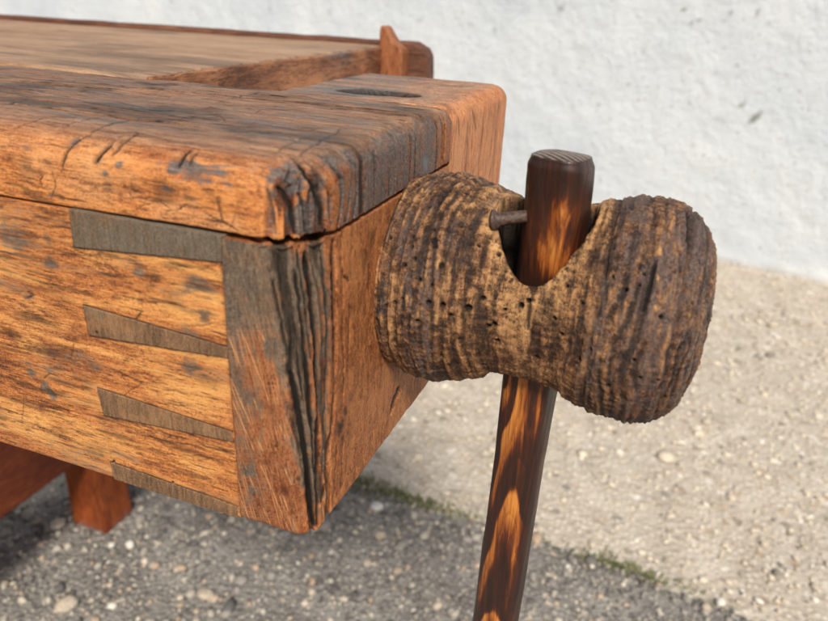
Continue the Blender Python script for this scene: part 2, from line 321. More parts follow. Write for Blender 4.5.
KNOB_BLOBS = [
  ((-0.0876, 0.2403, -0.0978), 0.0031, 0.35, 'pale', 1),
  ((-0.0889, 0.2371, -0.1098), 0.0032, 0.3, 'pale', 0.9),
  ((-0.0772, 0.2433, -0.094), 0.0027, 0.5, 'pale', 1),
  ((-0.0744, 0.2402, -0.1037), 0.0035, 0.4, 'pale', 1),
  ((-0.076, 0.238, -0.116), 0.0028, 0.3, 'pale', 0.5),
  ((-0.0736, 0.2636, -0.0755), 0.0024, 1, 'pale', 0.8),
  ((-0.074, 0.2584, -0.0785), 0.002, 1, 'pale', 0.6),
  ((-0.0529, 0.2461, -0.1041), 0.0054, 1.2, 'pale', 0.8),
  ((-0.0462, 0.2449, -0.1128), 0.0043, 1.2, 'pale', 0.7),
  ((-0.0374, 0.2459, -0.1053), 0.0049, 1.4, 'pale', 0.8),
  ((-0.03, 0.2455, -0.1017), 0.0037, 1.2, 'pale', 0.6),
  ((-0.0624, 0.259, -0.083), 0.0028, 1, 'pale', 1),
  ((-0.0592, 0.2551, -0.0874), 0.0023, 1, 'pale', 0.9),
  ((-0.0272, 0.2662, -0.0778), 0.0031, 1, 'pale', 0.7),
  ((-0.0184, 0.2576, -0.0781), 0.0026, 0.8, 'pale', 0.9),
  ((-0.0223, 0.2689, -0.074), 0.0031, 0.9, 'pale', 0.5),
  ((0.0015, 0.2523, -0.0791), 0.0021, 0.4, 'pale', 0.8),
  ((0.002, 0.2456, -0.0863), 0.0021, 0.4, 'pale', 0.7),
  ((0.0028, 0.2394, -0.0969), 0.0021, 0.3, 'pale', 0.7),
  ((0.0133, 0.2627, -0.0767), 0.0018, 0.5, 'pale', 0.9),
  ((-0.0052, 0.2366, -0.1053), 0.0018, 0.4, 'pale', 0.5),
  ((-0.0148, 0.237, -0.1112), 0.0018, 0.4, 'pale', 0.7),
  ((-0.0641, 0.2472, -0.096), 0.0031, 0.6, 'dark', 0.7),
  ((-0.0719, 0.2457, -0.0927), 0.0031, 0.5, 'dark', 0.7),
  ((-0.0851, 0.2464, -0.0869), 0.0035, 0.6, 'dark', 0.6),
  ((-0.06, 0.2435, -0.111), 0.0035, 0.5, 'dark', 0.5),
  ((-0.0061, 0.2547, -0.0773), 0.005, 0.6, 'dark', 0.4),
  ((0.0011, 0.2356, -0.1111), 0.0057, 0.8, 'red', 0.8),
  ((0.0097, 0.2377, -0.1221), 0.005, 1, 'red', 0.9),
  ((-0.0031, 0.2373, -0.1296), 0.0037, 1, 'red', 0.7),
  ((-0.0276, 0.2421, -0.1186), 0.0038, 1, 'red', 0.4),
  ((-0.0304, 0.2567, -0.0855), 0.003, 0.8, 'dark', 0.0),
  ((0.0126, 0.245, -0.0933), 0.0042, 0.5, 'red', 0.5),
  ((-0.1002, 0.2393, -0.1215), 0.0025, 0.4, 'pale', 0.5),
  ((-0.0998, 0.243, -0.1346), 0.0025, 0.6, 'red', 0.6),
]
KNOB_HOLES = [((-0.1006, 0.2482, -0.0888), 0.5), ((-0.0906, 0.2473, -0.0864), 0.5), ((-0.0814, 0.2471, -0.0868), 0.8), ((-0.0805, 0.2461, -0.0884), 0.6), ((-0.0764, 0.2431, -0.0949), 0.8), ((-0.0939, 0.2375, -0.1122), 0.5), ((-0.0793, 0.2378, -0.1094), 0.6), ((-0.0736, 0.2391, -0.11), 0.6), ((-0.0641, 0.2424, -0.1109), 0.9), ((-0.0703, 0.2397, -0.1142), 0.5), ((-0.0592, 0.2446, -0.1062), 0.6), ((-0.0567, 0.2533, -0.0902), 0.5), ((-0.0445, 0.2458, -0.1069), 0.7), ((-0.042, 0.2464, -0.1046), 0.6), ((-0.0559, 0.244, -0.1176), 0.6), ((-0.0538, 0.2442, -0.1164), 0.6), ((-0.0521, 0.2451, -0.1236), 0.6), ((-0.0843, 0.261, -0.0745), 0.5), ((-0.0818, 0.2713, -0.0706), 0.5), ((-0.0723, 0.2634, -0.076), 0.4), ((-0.0876, 0.2581, -0.0763), 0.4), ((-0.0719, 0.275, -0.0721), 0.4), ((-0.0312, 0.2439, -0.109), 0.5), ((-0.0292, 0.2476, -0.0963), 0.5), ((-0.0077, 0.2421, -0.0916), 0.5), ((0.0168, 0.2428, -0.1093), 0.5), ((-0.0131, 0.2452, -0.0884), 0.4), ((-0.0839, 0.239, -0.1009), 0.4), ((-0.0504, 0.2451, -0.1096), 0.4), ((-0.0668, 0.242, -0.1246), 0.4), ((0.0032, 0.2361, -0.1233), 0.4), ((-0.028, 0.2422, -0.1143), 0.5), ((-0.0645, 0.253, -0.0877), 0.5), ((-0.0728, 0.255, -0.0815), 0.4)]
PINS = [[(-0.2002, -0.0753), (-0.2008, -0.0898), (-0.1361, -0.0848), (-0.1357, -0.0756)], [(-0.2012, -0.1134), (-0.2007, -0.1261), (-0.1367, -0.1216), (-0.1368, -0.1175)], [(-0.2012, -0.1501), (-0.1998, -0.1627), (-0.1378, -0.1579), (-0.1379, -0.1536)], [(-0.2008, -0.1865), (-0.1999, -0.1967), (-0.138, -0.1967), (-0.1384, -0.1892)]]
WALL_SPOTS = [(0.0058, 0.5145, 0.0306, 0.0119, 0.95, 0.8), (-0.044, 0.5518, 0.0102, 0.0102, 0.0, 0.8), (-0.0611, 0.8403, 0.013, 0.0065, 1.2, 0.7), (-0.2936, 0.8392, 0.0103, 0.0068, 0.0, 0.8), (-0.2381, 0.8104, 0.0102, 0.0068, 0.0, 0.8), (-0.2585, 0.7967, 0.0068, 0.0068, 0.0, 0.7), (-0.1406, 0.8367, 0.0099, 0.0083, 0.0, 0.7), (-0.7414, 0.8233, 0.015, 0.015, 0.0, 0.5), (-0.4132, 0.6954, 0.0072, 0.0072, 0.0, 0.5), (-0.3711, 0.7972, 0.007, 0.007, 0.0, 0.4), (-0.0231, 0.8061, 0.0065, 0.0065, 0.0, 0.5), (-0.3992, 0.5305, 0.011, 0.0073, 0.0, 0.3), (-0.6412, 0.6219, 0.0114, 0.0076, 0.0, 0.3), (-0.1519, 0.6464, 0.0069, 0.0069, 0.0, 0.3), (-0.5901, 0.5723, 0.0076, 0.0057, 0.0, 0.3), (-1.0109, 0.7349, 0.012, 0.0159, 0.0, 0.35), (-1.3696, 0.7538, 0.0169, 0.0127, 0.0, 0.3), (-1.8622, 0.763, 0.0137, 0.0183, 0.0, 0.3), (-0.4847, 0.6385, 0.0073, 0.0073, 0.0, 0.3), (0.1651, 0.4293, 0.01, 0.0067, 0.0, 0.3), (-0.1037, 0.4945, 0.0349, 0.014, 0.0, 0.2), (-0.02, 0.6988, 0.0066, 0.0066, 0.0, 0.3), (-1.1264, 0.7472, 0.0162, 0.0081, 0.0, 0.3)]
import bpy
from mathutils import Matrix, Vector
rng = np.random.default_rng(11); random.seed(5)
sc = bpy.context.scene; COL = sc.collection

# ---------------------------------------------------------------- object helpers
def mk(name, V, F, mat, parent=None, attrs=None, smooth=True, base=None):
    V = np.asarray(V, np.float32)
    if base is not None: V = V-np.asarray(base, np.float32)
    me = bpy.data.meshes.new(name)
    me.vertices.add(len(V)); me.vertices.foreach_set('co', V.ravel())
    if isinstance(F, np.ndarray):
        n, k = F.shape
        me.loops.add(n*k); me.loops.foreach_set('vertex_index', F.astype(np.int32).ravel())
        me.polygons.add(n); me.polygons.foreach_set('loop_start', np.arange(0, n*k, k, dtype=np.int32))
    else:
        tot = sum(len(f) for f in F); me.loops.add(tot); me.loops.foreach_set('vertex_index', np.array([i for f in F for i in f], np.int32))
        me.polygons.add(len(F)); st = np.cumsum([0]+[len(f) for f in F[:-1]]).astype(np.int32); me.polygons.foreach_set('loop_start', st)
    me.update(calc_edges=True)
    me.polygons.foreach_set('use_smooth', np.full(len(me.polygons), smooth))
    for a, v in (attrs or {}).items():
        at = me.attributes.new(a, 'FLOAT', 'POINT'); at.data.foreach_set('value', np.asarray(v, np.float32))
    me.materials.append(mat); me.validate()
    o = bpy.data.objects.new(name, me); COL.objects.link(o)
    if parent is not None: o.parent = parent
    return o
def tag(o, label=None, cat=None, group=None, kind=None):
    for k, v in (('label', label), ('category', cat), ('group', group), ('kind', kind)):
        if v: o[k] = v
    return o

# ---------------------------------------------------------------- node helpers
class NT:
    def __init__(s, name):
        s.m = bpy.data.materials.new(name); s.m.use_nodes = True; s.t = s.m.node_tree; s.t.nodes.clear()
        s.out = s.n('ShaderNodeOutputMaterial'); s.b = s.n('ShaderNodeBsdfPrincipled'); s.t.links.new(s.b.outputs[0], s.out.inputs[0])
        s.tc = s.n('ShaderNodeTexCoord').outputs['Object']
    def n(s, t): return s.t.nodes.new(t)
    def put(s, sock, v):
        if hasattr(v, 'is_output'): s.t.links.new(v, sock)
        elif isinstance(v, (tuple, list)) and len(sock.default_value) == 4 and len(v) == 3: sock.default_value = (*v, 1)
        else: sock.default_value = v
    def noise(s, scale, detail=5, rough=.6, dist=0., vec=None, col=False, size=1.):
        mp = s.n('ShaderNodeMapping'); s.put(mp.inputs['Scale'], tuple(scale) if isinstance(scale, (tuple, list)) else (scale,)*3)
        s.put(mp.inputs['Vector'], vec or s.tc)
        x = s.n('ShaderNodeTexNoise'); s.put(x.inputs['Vector'], mp.outputs[0]); s.put(x.inputs['Scale'], size)
        s.put(x.inputs['Detail'], detail); s.put(x.inputs['Roughness'], rough); s.put(x.inputs['Distortion'], dist)
        return x.outputs['Color' if col else 'Fac']
    def vor(s, scale, feature='F1', vec=None, rnd=1.):
        x = s.n('ShaderNodeTexVoronoi'); x.feature = feature; s.put(x.inputs['Vector'], vec or s.tc); s.put(x.inputs['Scale'], scale); s.put(x.inputs['Randomness'], rnd)
        return x
    def ma(s, op, a, b=0., c=0., clamp=False):
        x = s.n('ShaderNodeMath'); x.operation = op; x.use_clamp = clamp
        for i, v in enumerate((a, b, c)): s.put(x.inputs[i], v)
        return x.outputs[0]
    def ramp(s, fac, *stops, interp='LINEAR'):
        x = s.n('ShaderNodeValToRGB'); x.color_ramp.interpolation = interp; e = x.color_ramp.elements
        while len(e) < len(stops): e.new(.5)
        for k, (p, c) in enumerate(stops):
            e[k].position = p; e[k].color = (*c, 1) if isinstance(c, (tuple, list)) else (c, c, c, 1)
        s.put(x.inputs[0], fac); return x.outputs[0]
    def step(s, a, b, v):
        x = s.n('ShaderNodeMapRange'); x.interpolation_type = 'SMOOTHSTEP'
        s.put(x.inputs[0], v); s.put(x.inputs[1], a); s.put(x.inputs[2], b); return x.outputs[0]
    def mix(s, fac, a, b, mode='MIX'):
        x = s.n('ShaderNodeMix'); x.data_type = 'RGBA'; x.blend_type = mode
        s.put(x.inputs[0], fac); s.put(x.inputs[6], a); s.put(x.inputs[7], b); return x.outputs[2]
    def attr(s, name):
        x = s.n('ShaderNodeAttribute'); x.attribute_name = name; return x.outputs['Fac']
    def bump(s, h, strength=.5, dist=.001, normal=None):
        x = s.n('ShaderNodeBump'); s.put(x.inputs['Height'], h); s.put(x.inputs['Strength'], strength); s.put(x.inputs['Distance'], dist)
        if normal is not None: s.put(x.inputs['Normal'], normal)
        return x.outputs[0]
    def fin(s, col, rough=.6, spec=.4, normal=None, coat=0, coatr=.15):
        s.put(s.b.inputs['Base Color'], col); s.put(s.b.inputs['Roughness'], rough); s.put(s.b.inputs['Specular IOR Level'], spec)
        if normal is not None: s.put(s.b.inputs['Normal'], normal)
        if coat: s.put(s.b.inputs['Coat Weight'], coat); s.put(s.b.inputs['Coat Roughness'], coatr)
        return s.m

def wood(name, dk, md, lt, grain, pale=(.66,.30,.10), grey=((.03,.028,.028),(.13,.115,.105),(.30,.28,.27)), dark=(.012,.008,.006), red=(.22,.045,.015),
         worn=((.12,.072,.046),(.34,.21,.135),(.58,.41,.28)), rough=.55, spec=.35, bumpd=.0006, fleck=.6, scratch=None, tonew=.5, micro=.62):
    t = NT(name); g = np.array(grain, float)
    n1 = t.noise(tuple(g), 7, .62, .5); n2 = t.noise(tuple(g*np.array([3.1]*3)), 5, .7, .2); n3 = t.noise(60, 6, .65, .3); n4 = t.noise(tuple(g*.25), 4, .6, .8); n5 = t.noise(1300, 4, .75); n6 = t.noise(tuple(g*7.), 4, .75, .2)
    f = t.ma('ADD', t.ma('MULTIPLY', n1, .5), t.ma('ADD', t.ma('MULTIPLY', n2, .28), t.ma('MULTIPLY', n4, .22)))
    f = t.ma('ADD', f, t.ma('MULTIPLY', t.attr('tone'), tonew)); f = t.ma('ADD', f, t.ma('MULTIPLY', t.ma('ADD', t.ma('SUBTRACT', n6, .5), t.ma('SUBTRACT', n5, .5)), micro))
    c = t.ramp(f, (.33, dk), (.49, md), (.62, lt), (.80, tuple(min(1, x*1.15) for x in lt)))
    pm = t.ma('MULTIPLY', t.attr('pale'), t.step(.30, .60, f)); c = t.mix(pm, c, pale)
    rm = t.ma('MULTIPLY', t.attr('red'), t.step(.35, .6, n3)); c = t.mix(rm, c, red)
    wm = t.ma('MULTIPLY', t.attr('worn'), t.step(.25, .55, t.ma('ADD', t.ma('MULTIPLY', n2, .6), t.ma('MULTIPLY', n5, .4)))); c = t.mix(wm, c, t.ramp(f, (.30, worn[0]), (.52, worn[1]), (.72, worn[2])))
    # short dark flecks and open pores along the grain
    fl = t.noise(tuple(g*np.array([2.6]*3)), 3, .8, .1); c = t.mix(t.ma('MULTIPLY', t.step(.57, .64, fl), fleck), c, tuple(x*.35 for x in dk))
    gm = t.step(.30, .72, t.ma('ADD', t.attr('grey'), t.ma('ADD', t.ma('MULTIPLY', t.ma('SUBTRACT', n1, .5), 1.5), t.ma('MULTIPLY', t.ma('ADD', t.ma('SUBTRACT', n6, .5), t.ma('SUBTRACT', n5, .5)), 1.1))))
    gc = t.ramp(t.ma('ADD', t.ma('MULTIPLY', n2, .5), t.ma('MULTIPLY', n5, .5)), (.36, grey[0]), (.50, grey[1]), (.66, grey[2]))
    c = t.mix(t.ma('MULTIPLY', gm, .92), c, gc)
    if scratch:
        # fine saw and scraper marks crossing the end grain
        for (rx, sc_, th, am, colr, sd) in scratch:
            mp = t.n('ShaderNodeMapping'); mp.inputs['Rotation'].default_value = (0, rx, 0); t.put(mp.inputs['Vector'], t.tc)
            sp = t.n('ShaderNodeSeparateXYZ'); t.put(sp.inputs[0], mp.outputs[0])
            wob = t.noise((18, 18, 18), 2, .5, 0)
            u = t.ma('ADD', t.ma('MULTIPLY', sp.outputs[0], sc_), t.ma('MULTIPLY', wob, sd))
            one = t.n('ShaderNodeTexNoise'); one.noise_dimensions = '1D'; t.put(one.inputs['W'], u); one.inputs['Scale'].default_value = 1.; one.inputs['Detail'].default_value = 1.5
            ln = t.step(th, th+.05, one.outputs[0]); brk = t.step(.40, .58, t.noise(90, 3, .6))
            c = t.mix(t.ma('MULTIPLY', t.ma('MULTIPLY', ln, brk), t.ma('MULTIPLY', t.attr('scr'), am)), c, colr)
    c = t.mix(t.attr('dark'), c, dark)
    shine = t.attr('shine'); c = t.mix(t.ma('MULTIPLY', shine, .75), c, (.16,.17,.19))
    r = t.ma('SUBTRACT', t.ma('ADD', rough-.12, t.ma('MULTIPLY', n2, .3)), t.ma('MULTIPLY', shine, .22))
    h = t.ma('ADD', t.ma('MULTIPLY', t.ma('ADD', n5, n6), .35), h0) if False else t.ma('ADD', t.ma('MULTIPLY', t.ma('ADD', n5, t.ma('ADD', n6, n2)), .5), t.ma('ADD', t.ma('MULTIPLY', n1, .8), t.ma('MULTIPLY', n3, .5)))
    return t.fin(c, r, spec, t.bump(h, .95, bumpd*1.35))

OR_DK, OR_MD, OR_LT = (.14,.042,.018), (.50,.165,.045), (.76,.31,.09)
M = {}
M['cap'] = wood('old_beech_top', OR_DK, OR_MD, OR_LT, (28, 330, 260), pale=(.80,.43,.19), grey=((.035,.031,.030),(.125,.108,.098),(.30,.27,.25)))
M['board'] = wood('old_beech_front', (.15,.046,.020), (.54,.185,.050), (.80,.345,.095), (34, 300, 330), pale=(.88,.45,.14), fleck=.75, tonew=.6, grey=((.05,.035,.025),(.17,.12,.085),(.33,.25,.18)))
WG = ((.045,.036,.027),(.130,.102,.074),(.26,.205,.15))
M['endblock'] = wood('red_brown_end_grain', (.09,.030,.012), (.31,.100,.034), (.58,.22,.070), (260, 260, 75), pale=(.62,.27,.10), grey=WG, rough=.5, bumpd=.0007,
    scratch=[(math.radians(12), 1700, .565, .85, (.62,.28,.11), 2.2), (math.radians(-78), 1900, .555, .7, (.50,.19,.07), 2.5), (math.radians(22), 800, .60, .75, (.70,.34,.14), 3.), (math.radians(3), 900, .60, .6, (.12,.045,.022), 3.)])
M['pin'] = wood('grey_end_grain_pin', (.085,.048,.026), (.19,.105,.055), (.34,.19,.095), (620, 620, 70), grey=((.055,.045,.032),(.135,.110,.080),(.25,.205,.15)), rough=.55, bumpd=.0003, fleck=.35)
M['rear'] = wood('orange_jaw_wood', (.19,.058,.024), (.50,.18,.062), (.70,.29,.11), (180, 180, 26), rough=.5, bumpd=.0004)
M['slab'] = wood('worn_bench_top', (.13,.062,.030), (.34,.175,.085), (.54,.32,.17), (9, 150, 150), rough=.5, bumpd=.0008)
M['redwood'] = wood('dark_red_stained_timber', (.08,.018,.007), (.24,.050,.013), (.36,.090,.020), (60, 60, 9), rough=.42, bumpd=.0004, fleck=.3)
M['rail'] = wood('dark_red_stained_rail', (.05,.010,.005), (.11,.022,.008), (.19,.042,.012), (60, 9, 60), rough=.42, bumpd=.0004, fleck=.3)
M['backboard'] = wood('dark_brown_backboard', (.05,.02,.012), (.12,.045,.025), (.22,.09,.05), (8, 90, 90), rough=.6, bumpd=.0006)
M['stop'] = wood('orange_brown_stop', (.16,.05,.022), (.30,.105,.04), (.42,.17,.07), (160, 160, 20), rough=.5, bumpd=.0004)

# ---------------------------------------------------------------- shared wear
def wear(V, N, P0, cuts, blobs, hz, attrs, warp=.0005, holes=None, hr=.0008, wide=1.35, gf=(150, 700, 700)):
    """V rest positions (eye-relative heights), returns inward displacement and fills the masks"""
    wv = np.c_[fbm(V, (260,)*3, 3, 31), fbm(V, (260,)*3, 3, 57), fbm(V, (260,)*3, 3, 91)]-.5
    Q = V+wv*warp*2.4
    D = np.zeros(len(V)); rag = .75+.6*fbm(V, (420,)*3, 2, 5)
    for line, w, dep, dk in cuts:
        w, dep = w*.001*wide, dep*.001*1.15
        d, t = pdist(Q, line); ww = w*rag*(.45+.55*np.minimum(1, np.minimum(t*5+.15, (1-t)*5+.15)))
        k = np.clip(1.15-d/ww/1.15, 0, 1)**.8; D = np.maximum(D, dep*k)
        attrs['dark'] = np.maximum(attrs['dark'], dk*(1-ss(.45, 1.15, d/ww)))
        attrs['grey'] = attrs['grey']+.28*(1-ss(1, 4.2, d/ww))*dk
    big = V+wv*.004
    nz = fbm(V, (170,)*3, 4, 77)-.5; fz = fbm(V, gf, 3, 78)-.5
    for c, R, a, kind, s in blobs:
        if s <= 0: continue
        c = np.array(c); dd = big-c; k = (np.abs(dd).max(1) < R*max(a, 1)*2+.006)
        q = dd[k]; x = np.hypot(q[:, 0], q[:, 1]*(1 if hz else 0)); yy = q[:, 1]*(0 if hz else 1)
        r = np.sqrt((x/a)**2+yy**2+q[:, 2]**2)/R
        m = s*(1-ss(.25, 1.35, r+nz[k]*1.3+fz[k]*1.1)); kk = np.where(k)[0]
        if kind == 'grey': attrs['grey'][kk] += m*.72
        elif kind == 'redfade': pass
        else: attrs[kind][kk] = np.maximum(attrs[kind][kk], m)
    for c, s in (holes or []):
        d = np.linalg.norm(V-np.array(c), axis=1); rr = hr*s
        attrs['dark'] = np.maximum(attrs['dark'], 1-ss(.7, 1.25, d/rr)); D = np.maximum(D, .0022*(1-ss(.6, 1.15, d/rr)))
    return D
def newattrs(n): return {k: np.zeros(n) for k in ('tone', 'grey', 'dark', 'pale', 'red', 'shine', 'scr', 'worn')}
def eye(V): 
    q = V.copy(); q[:, 2] -= CZ; return q

def scratches(n, P, A, D, lo, hi, axis_, seed, depth=.0004):
    r_ = np.random.default_rng(seed)
    for _ in range(n):
        p = lo+(hi-lo)*r_.random(3); L_ = r_.uniform(.004, .022); a = r_.normal(0, .22) if r_.random() < .75 else r_.uniform(-1.4, 1.4)
        u = np.array([math.cos(a), math.sin(a), 0]) if axis_ == 'top' else np.array([math.cos(a), 0, math.sin(a)])
        w_ = r_.uniform(.00012, .00034); b_ = r_.normal(0, .0012); v_ = np.cross(u, [0, 0, 1.] if axis_ == 'top' else [0, 1., 0])
        d, t_ = pdist(P, [p-u*L_/2, p+v_*b_, p+u*L_/2]); m = (1-ss(.6, 1.6, d/w_))*np.minimum(1, np.minimum(t_*4, (1-t_)*4)+.1)
        A['dark'] = np.maximum(A['dark'], m*r_.uniform(.35, .9)); D += depth*m
    return D

# ================================================================ WORKBENCH
bench = bpy.data.objects.new('workbench', None); COL.objects.link(bench); bench.location = BASE.tolist(); bench.empty_display_size = .1
tag(bench, 'old worn orange-brown wooden workbench with dovetailed vise jaw and a big turned screw knob', 'workbench')

# --- cap plank of the vise
V, F, S = cap_base(); N = vnormals(V, F); P = eye(V); A = newattrs(len(V))
back = S[:, 1]-YF; up = np.clip(N[:, 2], 0, 1); side = np.clip(N[:, 0], 0, 1); front = np.clip(-N[:, 1], 0, 1)
st = fbm(P, (14, 170, 170), 4, 3)-.5; lg = fbm(P, (22, 60, 60), 4, 9)-.5
onB = ss(XE-.014, XE-.004, V[:, 0])
rim = XE-S[:, 0]
A['grey'] += up*ss(.010, .030, back+lg*.030+(.02*ss(.03, .0, rim)*0))*(.36+st*1.2)*ss(-.01, .020, rim)
A['tone'] += up*(-.02+st*.25) - up*ss(.02,.05,back)*.03; A['worn'] += up*ss(-.002, .016, back+lg*.02)*.80
A['pale'] += up*ss(.020, .004, back)*.55*ss(.3,.6,lg+.5) + up*ss(.030, .010, rim)*.35*ss(.02,.04,back)
A['tone'] += front*(.03+lg*.25)
e = side*ss(.016, .034, back+lg*.014)*ss(0, .2, 1.0-up)
A['grey'] += e*(.57+.6*(fbm(P, (120, 120, 30), 3, 34)-.5))+side*.08; A['tone'] -= side*(.08+.1*st)
vc = ss(.60, .68, fbm(P, (60, 330, 9), 3, 35, .6))*side; A['dark'] = np.maximum(A['dark'], vc*.85); D0 = .0010*vc
A['grey'] += -.25*side*ss(.118, .132, back)
A['tone'] -= ss(.0055, .001, V[:, 2]-CAPB)*.05
mt = fbm(P, (70, 70, 300), 4, 46, .6); A['dark'] = np.maximum(A['dark'], front*ss(.56, .70, mt)*ss(.40, .6, fbm(P, (35,)*3, 3, 48))*.6)
D = wear(P, N, None, [(l_, w_, min(d_, 1.9), k_) for l_, w_, d_, k_ in CAP_CUTS], CAP_BLOBS, False, A, wide=1.1)
D += D0
# weathered relief: furrows along the top, cross fibres on the end, knocked corner
D += up*(.0009*np.clip(st*2.2, -.2, 1)+.0010*(fbm(P, (10, 260, 260), 3, 41)-.5))*ss(.0, .02, back)
D += up*.0006*(fbm(P, (90,)*3, 4, 44)-.5)*2
cr = .7*ss(.62, .68, fbm(P, (9, 240, 240), 3, 21))*up*ss(.012, .03, back); D += .0009*cr; A['dark'] = np.maximum(A['dark'], cr*.55)
bs = fbm(P, (26, 60, 60), 5, 42, .6); bs2 = fbm(P, (90, 420, 420), 4, 43, .6); A['dark'] = np.maximum(A['dark'], up*ss(.004, .02, back)*(ss(.52, .66, bs)*.55+ss(.55, .72, bs2)*.55)*.9); A['pale'] += up*ss(.54, .42, bs)*.35*ss(.45, .6, bs2); A['red'] += up*ss(.50, .40, bs)*.3
D += side*(.0009*(fbm(P, (90, 420, 24), 3, 23)-.4)+.0010*(fbm(P, (60,)*3, 3, 29)-.5))
D += front*(.0007*(fbm(P, (60, 60, 120), 4, 25)-.5)*2+.0010*(lg))
corner = np.exp(-((S[:, 0]-XE)**2+(S[:, 1]-YF)**2)/.02**2); D += corner*(.0010*(fbm(P, (420, 420, 28), 3, 37)-.3)*2)
sq = (S[:, 0]-XE)+(S[:, 1]-YF); cb = ss(-.020, -.012, sq)*(1-ss(.014, .020, sq))*ss(.75, .35, up); rk = ss(.36, .66, fbm(np.c_[sq*1.0, P[:, 2]*.16+.0*sq, P[:, 2]*0]+np.c_[.004*(fbm(P, (90, 90, 60), 3, 38)-.5), np.zeros(len(P)), np.zeros(len(P))], (330, 330, 1), 3, 39)); D += cb*(.0013*(rk-.35)+.0002+.0006*(fbm(P, (1100, 1100, 45), 3, 70)-.5)); A['tone'] += cb*(.45-rk)*.5; A['dark'] = np.maximum(A['dark'], cb*ss(.7, .95, rk)*.45); A['grey'] += cb*.55*(fbm(P, (240, 240, 40), 3, 36)-.38)*2
D = scratches(90, P, A, D, np.array([-.33, YF+.004, TOP-CZ]), np.array([XE-.01, YC, TOP-CZ]), 'top', 3)
D = scratches(26, P, A, D, np.array([-.30, YF, -.0735]), np.array([-.13, YF, -.060]), 'front', 4)
V2 = V-N*D[:, None]
# the old top has worn hollow towards its edges, and has lifted over the dovetails
V2[:, 2] -= .0012*ss(.03, .0, back)*ss(W(-.065), W(-.05), V[:, 2]) + .0010*(fbm(P, (25, 25, 0), 2, 51)-.5)*2*ss(W(-.065), W(-.05), V[:, 2])
V2[:, 2] += .0006*ss(-.205, -.165, V[:, 0])*ss(-.112, -.135, V[:, 0])*ss(W(-.070), W(-.0748), V[:, 2])
mk('vise_top_plank', V2, F, M['cap'], bench, A, base=BASE)

# --- end block with the gouged corner
V, F, S = block_base(); N = vnormals(V, F); P = eye(V); A = newattrs(len(V))
front = np.clip(-N[:, 1], 0, 1); side = np.clip(N[:, 0], 0, 1); s = (S[:, 0]-XE)+(S[:, 1]-YF); zz = P[:, 2]
fib = fbm(P, (420, 420, 26), 4, 61)-.5; lg = fbm(P, (70,)*3, 4, 63)-.5
A['scr'] += front*(.35+.65*ss(-.100, -.125, zz+lg*.03))*ss(-.004, -.012, s)
A['grey'] += front*(ss(-.150, -.085, zz+lg*.12)*.50+.26*ss(-.118, -.135, V[:, 0]))*ss(-.004, -.011, s)
A['grey'] += front*.14; A['tone'] += front*(-.02+.2*lg)+side*(.10+.30*lg)-.03
A['pale'] += side*ss(.020, .035, s)*.45*ss(-.2, .2, lg)
A['red'] += side*.22*ss(-.1, .25, lg)+front*.18*ss(-.13, -.16, zz); A['grey'] += front*.10*(1+2*lg)
z01 = ss(-.195, -.085, zz)              # the torn band narrows downwards
lo = -.0125*z01+.000*(1-z01); hi = .0145
lo = -.0210*z01-.0040*(1-z01)
band = ss(lo-.001, lo+.002, s)*(1-ss(hi-.001, hi+.002, s))
A['grey'] += band*(.24*z01+.03+fib*1.3); A['tone'] += band*(fib*.7+.05); A['pale'] += band*ss(.02, .16, fib)*.8
D = wear(P, N, None, BLOCK_CUTS, BLOCK_BLOBS, True, A, warp=.0004)
rg = ss(.36, .66, fbm(np.c_[(s-lo)/(hi-lo+.001)*.028+.003*(fbm(P, (90, 90, 50), 3, 66)-.5), zz*.12, zz*0], (330, 330, 1), 3, 68))
A['tone'] += band*(.5-rg)*.35; A['dark'] = np.maximum(A['dark'], band*ss(.72, .95, rg)*.6)
D += band*(.0005+.0015*fib*(.4+.6*z01)+.0012*(rg-.35))+side*(1-band)*(.0007*(fbm(P, (30, 240, 240), 4, 67)-.5)+.0005*lg)
D += band*.0007*(fbm(P, (1100, 1100, 45), 3, 70)-.5)
D += front*(1-band)*(.00025*(fbm(P, (500, 500, 60), 2, 69)-.5))
D += .0010*(fbm(P, (50,)*3, 2, 71)-.5)
V2 = V-N*D[:, None]
V2[:, 2] += .0009*(fbm(P, (60, 60, 0), 2, 72)-.5)*ss(W(-.185), BOT, V[:, 2])*2
blk = mk('vise_end_block', V2, F, M['endblock'], bench, A, base=BASE)

